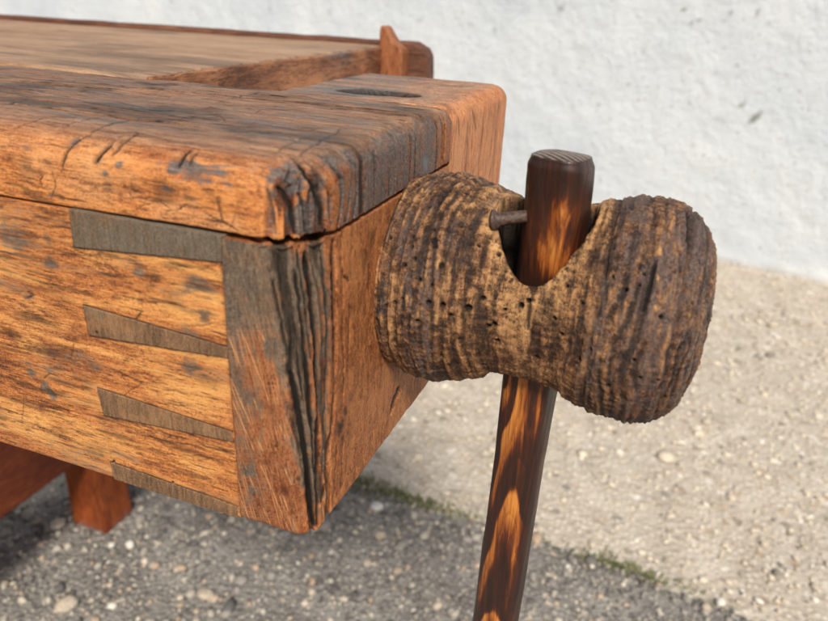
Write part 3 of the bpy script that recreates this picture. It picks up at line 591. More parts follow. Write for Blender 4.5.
# --- dovetail pins let into the front board
for q in PINS:
    tl, bl, br, tr = [np.array(a) for a in q]
    nu, nv = 130, max(8, int(abs(tl[1]-bl[1])/.0005)); U, Vv = np.meshgrid(np.linspace(0, 1, nu), np.linspace(0, 1, nv), indexing='ij')
    p = (tl[None]*((1-U)*(1-Vv))[..., None].reshape(-1, 1)+bl*((1-U)*Vv).reshape(-1, 1)+br*(U*Vv).reshape(-1, 1)+tr*(U*(1-Vv)).reshape(-1, 1))
    edge = np.minimum.reduce([U.ravel(), Vv.ravel(), (1-Vv).ravel()])
    rim_ = (edge <= 0)
    p[:, 1] = np.maximum(p[:, 1], -.1950)
    yy = np.full(len(p), YF-.00045); Pp = np.c_[p[:, 0], yy, p[:, 1]]
    yy += .00022*(fbm(Pp, (500, 1, 60), 3, 81)-.5)*2
    Vp = np.c_[p[:, 0], yy, p[:, 1]+CZ]
    g = np.arange(nu*nv).reshape(nu, nv)
    # skirt running into the board
    loop = np.r_[g[:, 0], g[-1, 1:], g[::-1, -1][1:], g[0, ::-1][1:-1]]
    sk = Vp[loop].copy(); sk[:, 1] = YF+.006; Vall = np.r_[Vp, sk]; m = len(loop); b0 = len(Vp)
    Fq = np.c_[g[:-1, :-1].ravel(), g[:-1, 1:].ravel(), g[1:, 1:].ravel(), g[1:, :-1].ravel()]
    i = np.arange(m); j = (i+1) % m
    Fs = np.c_[loop[i], loop[j], b0+j, b0+i]
    A = newattrs(len(Vall)); nn = fbm(eye(Vall), (60, 60, 60), 3, 83)-.5
    first = q is PINS[0]
    A['grey'] += (.66 if first else .12)+nn*1.1; A['tone'] += -.02+nn*.2; A['pale'] += 0 if first else .25*ss(0, .2, nn)
    if first: wear(eye(Vall), None, None, [([(-.1748, YF, -.0869), (-.1722, YF, -.0853)], .3, .3, .9), ([(-.1500, YF, -.0775), (-.1500, YF, -.0850)], .22, .3, .7)], [], False, A, warp=.0002)
    if q is PINS[1]: wear(eye(Vall), None, None, [], [], False, A, holes=[((-.1965, YF, -.1236), 1.1)])
    mk('dovetail_pin', Vall, np.r_[Fq, Fs], M['pin'], blk, A, base=BASE)

# --- front board
V, F, S = board_base(); N = vnormals(V, F); P = eye(V); A = newattrs(len(V)); front = np.clip(-N[:, 1], 0, 1)
st = fbm(P+np.c_[np.zeros(len(P)), np.zeros(len(P)), .010*(fbm(P, (12, 12, 12), 2, 87)-.5)*2], (16, 60, 230), 4, 85)-.5; lg = fbm(P, (20, 20, 45), 4, 89)-.5
A['tone'] += .03+lg*.50+st*.28; A['grey'] += .20+.9*lg-.35*st+.10*ss(-.15, -.195, P[:, 2]); A['pale'] += ss(.02, .2, st+lg*.5)*.6
for q in PINS:      # open joint lines round the pins
    a = [(x, YF, z) for x, z in q]
    for sg in ([a[0], a[1]], [a[1], a[2]], [a[3], a[0]]):
        d, t = pdist(P, sg); A['dark'] = np.maximum(A['dark'], .92*(1-ss(.0003, .0007+.0006*fbm(P, (300,)*3, 2, 8), d)))
mt = fbm(P+np.c_[P[:, 2]*.35, P[:, 0]*0, P[:, 0]*0], (55, 60, 520), 4, 88, .6); mt2 = fbm(P, (26, 26, 60), 3, 90); A['dark'] = np.maximum(A['dark'], front*ss(.54, .68, mt)*ss(.36, .60, mt2)*.60)
D = wear(P, N, None, BOARD_CUTS, BOARD_BLOBS, False, A, holes=BOARD_HOLES, hr=.0009)
D += front*(.00035*(fbm(P, (40, 40, 420), 4, 93)-.5)*2+.0004*lg)
D += .0008*(fbm(P, (30,)*3, 2, 95)-.5)*ss(BOT+.012, BOT, V[:, 2])
D = scratches(75, P, A, D, np.array([-.33, YF, -.194]), np.array([XJ, YF, -.078]), 'front', 6)
fd = .0016*(1-ss(.0004, .0020, XJ-V[:, 0])); A['dark'] = np.maximum(A['dark'], .6*(1-ss(.0004, .0012, XJ-V[:, 0]))*front); D += fd*0
mk('vise_front_board', V-N*D[:, None], F, M['board'], bench, A, base=BASE)

# --- rear jaw block with the dog slot
V, F, S = rear_base(); N = vnormals(V, F); P = eye(V); A = newattrs(len(V)); up = np.clip(N[:, 2], 0, 1); side = np.clip(N[:, 0], 0, 1)
lg = fbm(P, (40, 40, 14), 4, 97)-.5; fx = (V[:, 0]-(-.1545)); fy = (V[:, 1]-.3600)
D = .0010*(fbm(P, (60,)*3, 3, 99)-.5)+up*.0012*(fbm(P, (18, 160, 160), 3, 101)-.5)+side*.0008*(fbm(P, (200, 200, 20), 3, 103)-.5)
A['grey'] += up*(.50+.9*(fbm(P, (16, 120, 120), 4, 105)-.5))*ss(.03, .06, XE-V[:, 0]+lg*.04)+side*(.05+.55*lg); A['tone'] += side*(.10+.5*lg)+up*(-.02+.25*lg); A['worn'] += up*.8*ss(.0, .02, XE-V[:, 0]+lg*.02)
vs = [([(XE, .362, -.060), (XE, .366, -.073), (XE, .364, -.09)], 1.6, .3, .35), ([(XE, .372, -.054), (XE, .380, -.066)], 1.4, .4, .5), ([(XE, .395, -.056), (XE, .392, -.090), (XE, .393, -.13)], 1.2, .3, .35),
      ([(XE, .425, -.07), (XE, .428, -.12)], 1.5, .3, .35), ([(XE, .345, -.052), (XE, .349, -.064)], 1.2, .5, .5)]
D += wear(P, N, None, vs, [], True, A)
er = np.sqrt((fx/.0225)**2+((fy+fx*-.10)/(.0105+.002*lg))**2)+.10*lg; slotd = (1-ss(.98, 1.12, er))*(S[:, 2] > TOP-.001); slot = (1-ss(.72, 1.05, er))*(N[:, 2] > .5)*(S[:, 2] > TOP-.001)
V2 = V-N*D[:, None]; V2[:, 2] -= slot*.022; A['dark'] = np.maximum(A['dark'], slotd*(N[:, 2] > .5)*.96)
A['grey'] += up*.5*(1-ss(.010, .022, np.hypot(fx*.5, fy))); A['dark'] = np.maximum(A['dark'], up*ss(.55, .7, fbm(P, (30, 90, 90), 4, 44))*.5)
mk('vise_rear_jaw', V2, F, M['rear'], bench, A, base=BASE)

# --- screw knob
V, F, (ka, kt, kr, kx) = knob_base(); N = vnormals(V, F); n_ = len(V)
if ((V[:, 1]-AX_Y)*N[:, 1]+(V[:, 2]-AX_Z)*N[:, 2]).mean() < 0: F = F[:, ::-1].copy(); N = -N
P = eye(V); A = newattrs(n_); cx_, sx_ = np.cos(kt), np.sin(kt)
wob = .0022*(fbm(np.c_[cx_*1.6, sx_*1.6, ka*22], (1, 1, 1), 3, 111)-.5)*2+.0012*np.sin(kt*2+ka*30)
ar = ka+wob
ring = fbm(np.c_[cx_*1.3, sx_*1.3, ar*300], (1, 1, 1), 2, 113)-.5
ring2 = fbm(np.c_[cx_*4.6, sx_*4.6, ar*900], (1, 1, 1), 3, 115)-.5
chew = fbm(P, (520,)*3, 3, 117)-.5; lump = fbm(P, (48,)*3, 3, 119)-.5
waist = np.exp(-((kx-.060)/.020)**2); body = ss(.0, .012, kx)
ph_ = ar/.0044+3.4*(fbm(np.c_[cx_*1.3, sx_*1.3, ar*40], (1, 1, 1), 3, 123)-.5)
crest = .5+.5*np.cos(2*np.pi*ph_); rmod = np.clip(fbm(np.c_[cx_*2.2, sx_*2.2, ar*70], (1, 1, 1), 3, 125)*2.6-.75, .08, 1.15)
bead = fbm(np.c_[cx_*27, sx_*27, ph_*1.2], (1, 1, 1), 2, 127)-.5; bead2 = fbm(P, (900,)*3, 2, 129)-.5
far_ = ss(.070, .090, kx)
rope = (1-crest)*rmod
D = (.0010+.0006*far_)*rope*(1-.75*waist)+.0020*bead*(.5+.5*far_)*(1-.6*waist)+.0008*bead2+(.0045*ring+.0022*ring2)*(1-.5*waist)*(.4+.6*body)+.0016*chew*(1-.3*waist)+.0040*lump*body-.0007
D = D*(.47-.12*far_)+.0007+.0012*far_+.0009*(fbm(np.c_[cx_*2.2, sx_*2.2, ar*1500], (1, 1, 1), 2, 128)-.5)
turned = .0011*(np.exp(-((kx-.0065)/.0008)**2)+.8*np.exp(-((kx-.0108)/.0007)**2)+.8*np.exp(-((kx-.0305)/.0008)**2)+.7*np.exp(-((kx-.0875)/.0008)**2)+.7*np.exp(-((kx-.117)/.0009)**2)); D += turned
A['dark'] = np.maximum(A['dark'], np.clip(turned/.0011, 0, 1)*.55)
A['tone'] += -ring*.4-ring2*.5-chew*.5-bead*.7-.02+.16*(crest-.5)*rmod; A['dark'] = np.maximum(A['dark'], np.maximum(ss(.08, .26, ring+ring2*.5)*.6, ss(.45, .95, rope+bead*.7)*.75*(1-.7*waist)))
A['grey'] += .40+.8*(fbm(np.c_[cx_*1.2, sx_*1.2, ar*150], (1, 1, 1), 3, 121)-.5)+.5*ring2-.35*waist+.12*ss(.08, .1, kx)
A['pale'] += ss(.08, .30, -ring2-.5*ring+.5*lump-chew*.3)*.40*(1-.65*ss(.075, .095, kx))+.50*waist*ss(-.1, .15, -lump)
A['red'] += ss(.085, .10, kx)*.5*ss(0, -.9, sx_)+.3*ss(.2, -.7, sx_)
A['pale'] *= 1-.6*ss(.0, -.8, sx_)
D += wear(P, N, None, KNOB_CUTS, KNOB_BLOBS, False, A, holes=KNOB_HOLES, hr=.0018, warp=.0004); A['grey'] -= .45*np.clip(A['pale'], 0, 1); A['dark'] *= 1-.35*np.clip(A['pale'], 0, 1)*(A['dark'] < .8)
# scattered worm holes all round
for _ in range(150):
    i = rng.integers(0, n_)
    d = np.linalg.norm(P-P[i], axis=1); rr = rng.uniform(.0004, .0010); A['dark'] = np.maximum(A['dark'], 1-ss(.7, 1.25, d/rr)); D = D+.0018*(1-ss(.6, 1.15, d/rr))
V2 = V-N*D[:, None]
# the mortise for the bar: opens wide above, tapering to a rounded point in front
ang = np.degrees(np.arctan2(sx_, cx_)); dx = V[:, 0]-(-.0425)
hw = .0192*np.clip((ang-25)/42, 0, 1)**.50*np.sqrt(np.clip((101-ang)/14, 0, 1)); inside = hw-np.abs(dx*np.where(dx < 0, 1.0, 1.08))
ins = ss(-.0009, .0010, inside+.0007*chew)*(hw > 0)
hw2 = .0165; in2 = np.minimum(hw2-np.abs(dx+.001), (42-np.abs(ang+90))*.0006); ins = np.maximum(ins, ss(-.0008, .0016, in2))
rad = np.stack([V2[:, 1]-AX_Y, V2[:, 2]-AX_Z], 1); rl = np.linalg.norm(rad, axis=1); tr = np.where(ins > 0, rl*(1-ins)+.004*ins, rl)
V2[:, 1] = AX_Y+rad[:, 0]/np.maximum(rl, 1e-6)*tr; V2[:, 2] = AX_Z+rad[:, 1]/np.maximum(rl, 1e-6)*tr
A['dark'] = np.maximum(A['dark'], ss(.005, .08, ins)*.98); A['pale'] += np.exp(-((inside+.0035)/.0028)**2)*.5*(inside < 0)*(ang > 15)*(hw > 0)  # shade inside the mortise is painted into the colour, near black
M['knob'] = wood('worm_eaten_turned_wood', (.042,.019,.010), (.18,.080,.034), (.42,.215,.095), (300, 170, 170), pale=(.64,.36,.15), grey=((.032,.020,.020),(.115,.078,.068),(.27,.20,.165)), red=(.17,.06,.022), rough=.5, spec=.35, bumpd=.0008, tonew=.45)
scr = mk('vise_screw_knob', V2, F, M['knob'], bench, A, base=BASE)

# nail driven through the lip
def tube(pts, rad, seg=14, caps=True):
    pts = np.array(pts, float); rad = np.array(rad, float); n = len(pts); T = np.gradient(pts, axis=0); T /= np.linalg.norm(T, axis=1)[:, None]
    up_ = np.array([0, 0, 1.]) if abs(T[0, 2]) < .9 else np.array([1., 0, 0]); Vs = []
    for i in range(n):
        a = np.cross(T[i], up_); a /= np.linalg.norm(a); b = np.cross(a, T[i])
        for k in range(seg):
            t = 2*np.pi*k/seg; Vs.append(pts[i]+(a*np.cos(t)+b*np.sin(t))*rad[i])
    Fs = [(i*seg+k, i*seg+(k+1) % seg, (i+1)*seg+(k+1) % seg, (i+1)*seg+k) for i in range(n-1) for k in range(seg)]
    if caps: Fs += [tuple(range(seg))[::-1], tuple((n-1)*seg+k for k in range(seg))]
    return np.array(Vs), Fs
t = NT('rusty_iron'); nn = t.noise(700, 5, .7); M['rust'] = t.fin(t.ramp(nn, (.35, (.030,.018,.013)), (.55, (.085,.050,.036)), (.7, (.16,.09,.06))), .5, .5, t.bump(nn, .8, .0005))
h0 = np.array([-.0618, .2625, W(-.0800)]); h1 = np.array([-.0490, .2630, W(-.0765)]); ax = (h1-h0)/np.linalg.norm(h1-h0)
pts = [h0-ax*.0014, h0-ax*.0012, h0-ax*.0004, h0+ax*.0006, h0+ax*.0009, h0+ax*.0025, h0+ax*.006, h1]
Vn, Fn = tube(pts, [.0009, .0034, .0046, .0045, .0036, .0027, .0025, .0024], 20)
Vn = Vn+.0005*(np.c_[fbm(Vn, (500,)*3, 2, 1), fbm(Vn, (500,)*3, 2, 2), fbm(Vn, (500,)*3, 2, 3)]-.5)
mk('nail', Vn, Fn, M['rust'], scr, base=BASE)

# --- bar (handle) through the knob
path = np.array([(-.0394, .2655, -.0500), (-.0388, .2695, -.075), (-.0398, .2752, -.115), (-.0423, .2785, -.155), (-.0441, .2815, -.23), (-.0465, .2870, -.318), (-.0505, .2950, -.43), (-.0520, .298, -.47)])
def path_at(z):
    return np.stack([np.interp(-z, -path[:, 2], path[:, 0]), np.interp(-z, -path[:, 2], path[:, 1]), z], -1)
zs = np.linspace(-.0525, -.470, 520); C0 = path_at(zs); k = np.ones(41)/41
for j in (0, 1): C0[:, j] = np.convolve(np.pad(C0[:, j], 20, mode='reflect', reflect_type='odd'), k, 'valid')
seg = 112; th = np.linspace(0, 2*np.pi, seg, endpoint=False)
def section(tt, oct_):
    # distance of an eight-sided bar with softened arrises
    c, s_ = np.cos(tt), np.sin(tt); a, b, ch = .0120, .0108, .0139
    p = 16 if oct_ > .5 else 16
    q = (np.abs(c)/a)**p+(np.abs(s_)/b)**p+((np.abs(c)+np.abs(s_))/(ch*math.sqrt(2)*.93))**p
    r8 = q**(-1/p); re = ((np.abs(c)/a)**2.4+(np.abs(s_)/b)**2.4)**(-1/2.4)
    return r8*oct_+re*.99*(1-oct_)
rows = []; uu = []; vv = []; rot = math.radians(-17)
topn = 10
for i, z in enumerate(zs):
    o_ = ss(-.20, -.12, z); r = section(th, float(o_)); r = r*(1+.03*math.sin(z*38))
    if -.0525-z < .004: r = r*(1-.10*(1-ss(0, .004, np.array([-.0525-z]))[0]))
    if z < -.455: r = r*math.sqrt(max(0, 1-((-.455-z)/.0151)**2))
    x = np.cos(th)*r; y = np.sin(th)*r
    rows.append(np.c_[C0[i, 0]+x*math.cos(rot)-y*math.sin(rot), C0[i, 1]+x*math.sin(rot)+y*math.cos(rot), np.full(seg, z)+CZ])
    uu.append(x); vv.append(np.full(seg, z))
# the sawn top
caprows = []
for f_ in np.linspace(.92, .02, topn):
    q = rows[0].copy(); c = q.mean(0); q = c+(q-c)*f_; q[:, 2] = rows[0][0, 2]+.0014*(1-f_**2)-.0002*(np.sin(q[:, 0]*1900+q[:, 1]*1600) > .2); caprows.append(q); 
allr = caprows[::-1]+rows; nr = len(allr); V = np.concatenate(allr); g = np.arange(nr*seg).reshape(nr, seg); g2 = np.roll(g, -1, 1)
F = np.c_[g[:-1].ravel(), g[1:].ravel(), g2[1:].ravel(), g2[:-1].ravel()]
N = vnormals(V, F)
if ((V[:, 0]+.045)*N[:, 0]).sum() < 0: F = F[:, ::-1].copy(); N = -N
P = eye(V); istop = np.zeros(len(V)); istop[:topn*seg] = 1
cc = np.stack([np.interp(-P[:, 2], -zs[::1], C0[:, 0]), np.interp(-P[:, 2], -zs, C0[:, 1])], 1)
u = P[:, 0]-cc[:, 0]; v = P[:, 2]
# cathedral figure of softwood growth rings: nested arches along the bar
w1 = fbm(P, (60, 60, 14), 3, 131)-.5
ph = (v+560*u*u*(1+2.5*w1)+.085*w1+.004*np.sin(v*61))/.083+.35
fr = ph-np.floor(ph); fr2 = np.mod(ph*3.1+.3, 1); arch = (ss(.25, .80, fr)*(1-ss(.86, .97, fr))*.75+.18*fr2)*(.15+1.55*fbm(P, (330, 330, 13), 4, 133))
edge = ss(.0060, .0105, np.abs(u+.001+.006*w1))
flame = np.clip(arch*(1-edge*.85), 0, 1)
cen = lambda x0, z0, rx, rz: np.exp(-(((P[:, 0]-x0)/rx)**2+((v-z0)/rz)**2))
head = ss(-.13, -.11, v)
fl2 = .75*cen(-.0345, -.0715, .0045, .0065)+.72*cen(-.0350, -.0930, .0085, .0120)+.35*cen(-.0400, -.083, .009, .012)-.9*cen(-.0375, -.1075, .0055, .0055)
A = {'figure': np.clip(flame*(1-head)+head*fl2*(.25+1.0*fbm(P, (380, 380, 15), 4, 134, .6)), 0, 1)*(1-istop), 'top': istop, }
D = .0004*(fbm(P, (300, 300, 25), 3, 135)-.5)*2*(1-istop)+.0007*(fbm(P, (50,)*3, 2, 137)-.5)*(1-istop)
t = NT('charred_varnished_softwood'); f1 = t.noise((430, 430, 12), 6, .7, .4); f2 = t.noise((700, 700, 40), 4, .7)
ff = t.ma('ADD', t.attr('figure'), t.ma('ADD', .10, t.ma('MULTIPLY', t.ma('SUBTRACT', f1, .5), 1.5)))
c = t.ramp(ff, (.02, (.020,.007,.004)), (.30, (.045,.011,.004)), (.48, (.10,.022,.005)), (.66, (.30,.082,.012)), (1, (.58,.22,.04)))
c = t.mix(t.ma('MULTIPLY', t.step(.56, .68, f2), .5), c, (.018,.007,.004))
wv = t.n('ShaderNodeTexWave'); wv.bands_direction = 'DIAGONAL'; t.put(wv.inputs['Vector'], t.tc); wv.inputs['Scale'].default_value = 190; wv.inputs['Distortion'].default_value = .8
c = t.mix(t.attr('top'), c, t.ramp(wv.outputs['Fac'], (.3, (.045,.027,.018)), (.62, (.09,.055,.038)), (.9, (.26,.20,.16))))
M['handle'] = t.fin(c, t.ma('ADD', .36, t.ma('MULTIPLY', f2, .25)), .5, t.bump(t.ma('ADD', f1, f2), .5, .0004), coat=.25, coatr=.2)
mk('vise_handle', V-N*D[:, None], F, M['handle'], bench, A, base=BASE)

# --- bench top slab: full width left of the vise, narrower beside it
xs = axis(-1.80, (-.62, .02), (-.50, .004), (-.2950, .0014)); ys = axis(.3425, (.352, .001), (.700, .003)); zs_ = axis(W(-.150), (TOP+.0004, .0022))
V, F = boxgrid(xs, ys, zs_); S = V.copy()
round_edge(V, 0, (-.2950, 1), 2, (TOP+.0004, 1), .004); round_edge(V, 1, (.3425, -1), 2, (TOP+.0004, 1), .004); round_edge(V, 0, (-.2950, 1), 1, (.3425, -1), .012)
N = vnormals(V, F); P = eye(V); A = newattrs(len(V)); up = np.clip(N[:, 2], 0, 1); side = np.clip(N[:, 0], 0, 1)
st = fbm(P, (5, 70, 70), 4, 141)-.5; lg = fbm(P, (14, 14, 14), 4, 143)-.5
A['grey'] += up*(.10+st*.9+lg*.5)+side*(.02+lg*1.2); A['tone'] += up*(.12+st*.4+lg*.25)+side*(-.05+lg*1.0); A['red'] += side*.6*ss(-.1, .2, lg); A['pale'] += side*ss(.05, .2, lg)*.5
A['dark'] = np.maximum(A['dark'], side*.7*ss(.12, .26, fbm(P, (40, 25, 60), 3, 145)-.5))
A['worn'] += up*.6; A['dark'] = np.maximum(A['dark'], up*.45*ss(.52, .7, fbm(P, (9, 30, 30), 5, 153, .6)))
D = up*.0018*(fbm(P, (6, 60, 60), 3, 147)-.5)+side*.0012*(fbm(P, (40, 40, 40), 3, 149)-.5)+.0010*(fbm(P, (30,)*3, 2, 151)-.5)
V2 = V-N*D[:, None]; corner = np.exp(-((S[:, 0]+.295)**2+(S[:, 1]-.3425)**2)/.03**2); V2[:, 2] -= corner*.003*ss(TOP-.02, TOP, V[:, 2])
mk('bench_top', V2, F, M['slab'], bench, A, base=BASE)
def simple_box(name, lo, hi, mat, step=.02, r=.003, parent=bench, amp=.0008, tone=0, seed=0, extra=None):
    ax = []
    for a, b in zip(lo, hi):
        e = min(r*1.5, (b-a)/4); ax.append(axis(a, (a+e, e/3), (b-e, step), (b, e/3)))
    V, F = boxgrid(*ax)
    for i, j in ((0, 1), (0, 2), (1, 2)):
        for si in (-1, 1):
            for sj in (-1, 1): round_edge(V, i, ((hi if si > 0 else lo)[i], si), j, ((hi if sj > 0 else lo)[j], sj), r)
    if extra: V = extra(V)
    N = vnormals(V, F); P = eye(V); A = newattrs(len(V)); A['tone'] += tone+(.2 if name != 'end_board' else 1.1)*(fbm(P, (30,)*3, 3, seed)-.5)
    if name == 'end_board': A['grey'] += .15+1.6*(fbm(P, (22, 12, 22), 3, 93)-.5); A['pale'] += .5*ss(.55, .68, fbm(P, (30, 16, 30), 3, 95))
    if name == 'leg': A['grey'] += .45*ss(.03, .0, V[:, 2]+.03*(fbm(P, (40,)*3, 3, 12)-.5)); A['dark'] = np.maximum(A['dark'], .5*ss(.60, .72, fbm(P, (60, 60, 8), 4, 14)))
    V = V-N*(amp*(fbm(P, (40,)*3, 2, seed+3)-.5)*2)[:, None]
    return mk(name, V, F, mat, parent, A, base=BASE)
M['endboard'] = wood('brown_end_board', (.10,.038,.02), (.27,.105,.048), (.48,.215,.10), (110, 14, 110), rough=.5, bumpd=.0005)
def eb(V): return V
o_ = simple_box('end_board', (-.2948, .3440, W(-.149)), (-.2905, .7028, TOP-.0006), M['endboard'], .006, .0014, seed=91, amp=.0006)
simple_box('bench_top_front', (-1.80, YF, W(-.150)), (-.6225, .3405, TOP), M['slab'], .02, .005, seed=3)
def bb(V):
    k = ss(-.262, -.2495, V[:, 0]); V[:, 2] -= .010*k*k*ss(W(-.08), TOP, V[:, 2]); return V
simple_box('backboard', (-1.80, .7035, W(-.150)), (-.2495, .727, TOP+.0052), M['backboard'], .012, .003, seed=7, extra=bb)
# upright fin at the end of the top
pr = np.array([(-.2945, -.0800), (-.2940, -.0500), (-.2935, -.0330), (-.2925, -.0292), (-.2905, -.0286), (-.2880, -.0300), (-.2850, -.0340), (-.2815, -.0390), (-.2775, -.0440), (-.2730, -.0478), (-.2700, -.0495), (-.2690, -.0530), (-.2688, -.0800)])
pr = np.array([p for a, b in zip(pr[:-1], pr[1:]) for p in (a, a*.5+b*.5)]+[pr[-1]])
def prism(prof, y0, y1, bev):
    n = len(prof); c = prof.mean(0); d = prof-c; L = np.linalg.norm(d, axis=1)[:, None]; inn = c+d*(1-bev/L)
    Ls = [(inn, y0), (prof, y0+bev), (prof, y1-bev), (inn, y1)]
    V = np.concatenate([np.c_[p[:, 0], np.full(n, y), p[:, 1]+CZ] for p, y in Ls])
    F = [(k*n+i, k*n+(i+1) % n, (k+1)*n+(i+1) % n, (k+1)*n+i) for k in range(3) for i in range(n)]
    return V, F+[tuple(range(n))[::-1], tuple(3*n+i for i in range(n))]
Vf, Ff = prism(pr, .682, .7030, .0022); mk('bench_stop', Vf, Ff, M['stop'], bench, newattrs(len(Vf)), base=BASE, smooth=False)

# --- underframe
def legs(x, y): simple_box('leg', (x, y, .0006), (x+.071, y+.062, W(-.1505)), M['redwood'], .03, .003, seed=int(abs(x*100)+y*10), tone=.05)
for x in (-.848, -1.65):
    for y in (.688, .215): legs(x, y)
    simple_box('cross_rail', (x+.012, .2775, W(-.689)), (x+.062, .6875, W(-.560)), M['rail'], .03, .003, seed=21, tone=.05)
for y in (.245, .700): simple_box('long_rail', (-1.5785, y, W(-.66)), (-.8485, y+.038, W(-.56)), M['rail'], .03, .003, seed=27)

# ================================================================ GROUND AND WALL
t = NT('pale_gravelly_concrete')
v1 = t.vor(95); v2 = t.vor(38); n0 = t.noise(3, 6, .6); n5 = t.noise(220, 4, .7); sel = t.n('ShaderNodeSeparateColor'); t.put(sel.inputs[0], v1.outputs['Color']); sel2 = t.n('ShaderNodeSeparateColor'); t.put(sel2.inputs[0], v2.outputs['Color'])
sand = t.ramp(t.noise(14, 6, .7), (.3, (.36,.31,.25)), (.5, (.48,.425,.355)), (.7, (.60,.545,.465)))
st_ = t.ramp(sel.outputs[0], (0, (.24,.21,.18)), (.25, (.52,.44,.34)), (.55, (.66,.56,.44)), (.8, (.74,.68,.58)), (1, (.86,.83,.76)))
c = t.mix(t.ma('MULTIPLY', t.step(.50, .25, v1.outputs['Distance']), .60), sand, st_)
st2 = t.ramp(sel2.outputs[1], (0, (.17,.16,.15)), (.3, (.45,.33,.23)), (.7, (.60,.52,.42)), (1, (.80,.77,.72)))
c = t.mix(t.ma('MULTIPLY', t.ma('MULTIPLY', t.step(.40, .30, v2.outputs['Distance']), t.step(.55, .62, sel2.outputs[0])), .75), c, st2)
c = t.mix(t.ma('MULTIPLY', t.step(.45, .7, n0), .25), c, (.42,.40,.36))
c = t.mix(t.ma('MULTIPLY', t.step(.60, .75, n5), .4), c, (.20,.17,.14))
M['ground'] = t.fin(c, .9, .2, t.bump(t.ma('SUBTRACT', t.ma('MULTIPLY', n5, .5), v1.outputs['Distance']), .7, .006))
t = NT('dark_asphalt_gravel')
v1 = t.vor(120); n0 = t.noise(9, 6, .65); n5 = t.noise(320, 4, .7); sel = t.n('ShaderNodeSeparateColor'); t.put(sel.inputs[0], v1.outputs['Color'])
base = t.ramp(n0, (.3, (.15,.14,.13)), (.55, (.27,.255,.235)), (.75, (.37,.35,.32)))
stc = t.ramp(sel.outputs[0], (0, (.10,.095,.09)), (.4, (.24,.225,.205)), (.75, (.38,.35,.31)), (1, (.62,.58,.50)))
c = t.mix(t.ma('MULTIPLY', t.step(.46, .25, v1.outputs['Distance']), .8), base, stc)
M['path'] = t.fin(c, .9, .2, t.bump(t.ma('SUBTRACT', t.ma('MULTIPLY', n5, .4), v1.outputs['Distance']), .8, .007))
t = NT('white_rough_plaster')
n0 = t.noise(1.6, 6, .6, .4); n1 = t.noise(26, 7, .65, .3); n2 = t.noise(110, 5, .7); v1 = t.vor(20); v2 = t.vor(52)
c = t.ramp(n0, (.3, (.535,.590,.650)), (.55, (.635,.680,.720)), (.75, (.72,.75,.77)))
c = t.mix(t.ma('MULTIPLY', t.step(.56, .70, n1), .30), c, (.52,.52,.50))
s1 = t.n('ShaderNodeSeparateColor'); t.put(s1.inputs[0], v1.outputs['Color']); s2 = t.n('ShaderNodeSeparateColor'); t.put(s2.inputs[0], v2.outputs['Color'])
c = t.mix(t.ma('MULTIPLY', t.ma('MULTIPLY', t.step(.20, .12, v1.outputs['Distance']), t.step(.86, .90, s1.outputs[0])), .55), c, (.30,.28,.22))
c = t.mix(t.ma('MULTIPLY', t.ma('MULTIPLY', t.step(.26, .14, v2.outputs['Distance']), t.step(.84, .88, s2.outputs[0])), .75), c, (.34,.32,.27))
c = t.mix(t.attr('spot'), c, (.17,.17,.13)); c = t.mix(t.ma('MULTIPLY', t.attr('low'), t.ma('ADD', .35, t.ma('MULTIPLY', n1, .6))), c, (.50,.46,.40))
M['plaster'] = t.fin(c, .85, .25, t.bump(t.ma('ADD', t.ma('MULTIPLY', n1, 1.), t.ma('MULTIPLY', n2, .35)), .8, .012))

def sheet(name, xs, ys, z, mat, amp=0., f=12):
    X, Y = np.meshgrid(xs, ys, indexing='ij'); V = np.c_[X.ravel(), Y.ravel(), np.full(X.size, z)]
    V[:, 2] += amp*(fbm(V, (f, f, 1), 4, 161)-.5)*2
    g = np.arange(X.size).reshape(X.shape); F = np.c_[g[:-1, :-1].ravel(), g[1:, :-1].ravel(), g[1:, 1:].ravel(), g[:-1, 1:].ravel()]
    return V, F
V, F = sheet("ground", axis(-90, (-2.5, 3.), (2.5, .02), (90, 3.)), axis(-90, (.5, 3.), (3.6, .02), (90, 3.)), 0, None, .0)
near = ss(.9, 1.05, V[:, 1]); V[:, 2] = -.004+near*.006*(fbm(V, (8, 8, 1), 4, 165)-.5)+.003*near
g_ = mk('ground', V, F, M['ground'], smooth=True); tag(g_, kind='structure')
SEAM = np.array([(-20, 1.6), (-3, 1.15), (-1.2, 1.03), (-.44, .979), (-.063, .9695), (.071, .9525), (.25, .9277), (.8, .82), (3, .4), (20, -2.)])
def seam(x): return np.interp(x, SEAM[:, 0], SEAM[:, 1])+.010*(fbm(np.c_[x, x*0, x*0], (14, 1, 1), 4, 171)-.5)*2
xs = axis(-20, (-3, .5), (1.5, .012), (20, .5)); n = 90; sarr = np.r_[-20, -8, -3, -1, np.linspace(-.9, 0, n)]
X = np.repeat(xs[:, None], len(sarr), 1); Y = seam(xs)[:, None]+sarr[None]
V = np.c_[X.ravel(), Y.ravel(), np.zeros(X.size)]; V[:, 2] = .002+.005*(fbm(V, (16, 16, 1), 5, 173)-.5); last = np.tile(np.arange(len(sarr)) == len(sarr)-1, len(xs)); V[last, 2] = -.006
leg_zone = (np.abs(V[:, 0]+.8125) < .09) & (np.abs(V[:, 1]-.72) < .09); V[leg_zone, 2] = np.minimum(V[leg_zone, 2], .0015)
g = np.arange(X.size).reshape(X.shape); F = np.c_[g[:-1, :-1].ravel(), g[1:, :-1].ravel(), g[1:, 1:].ravel(), g[:-1, 1:].ravel()]
tag(mk('gravel_path', V, F, M['path']), kind='structure')

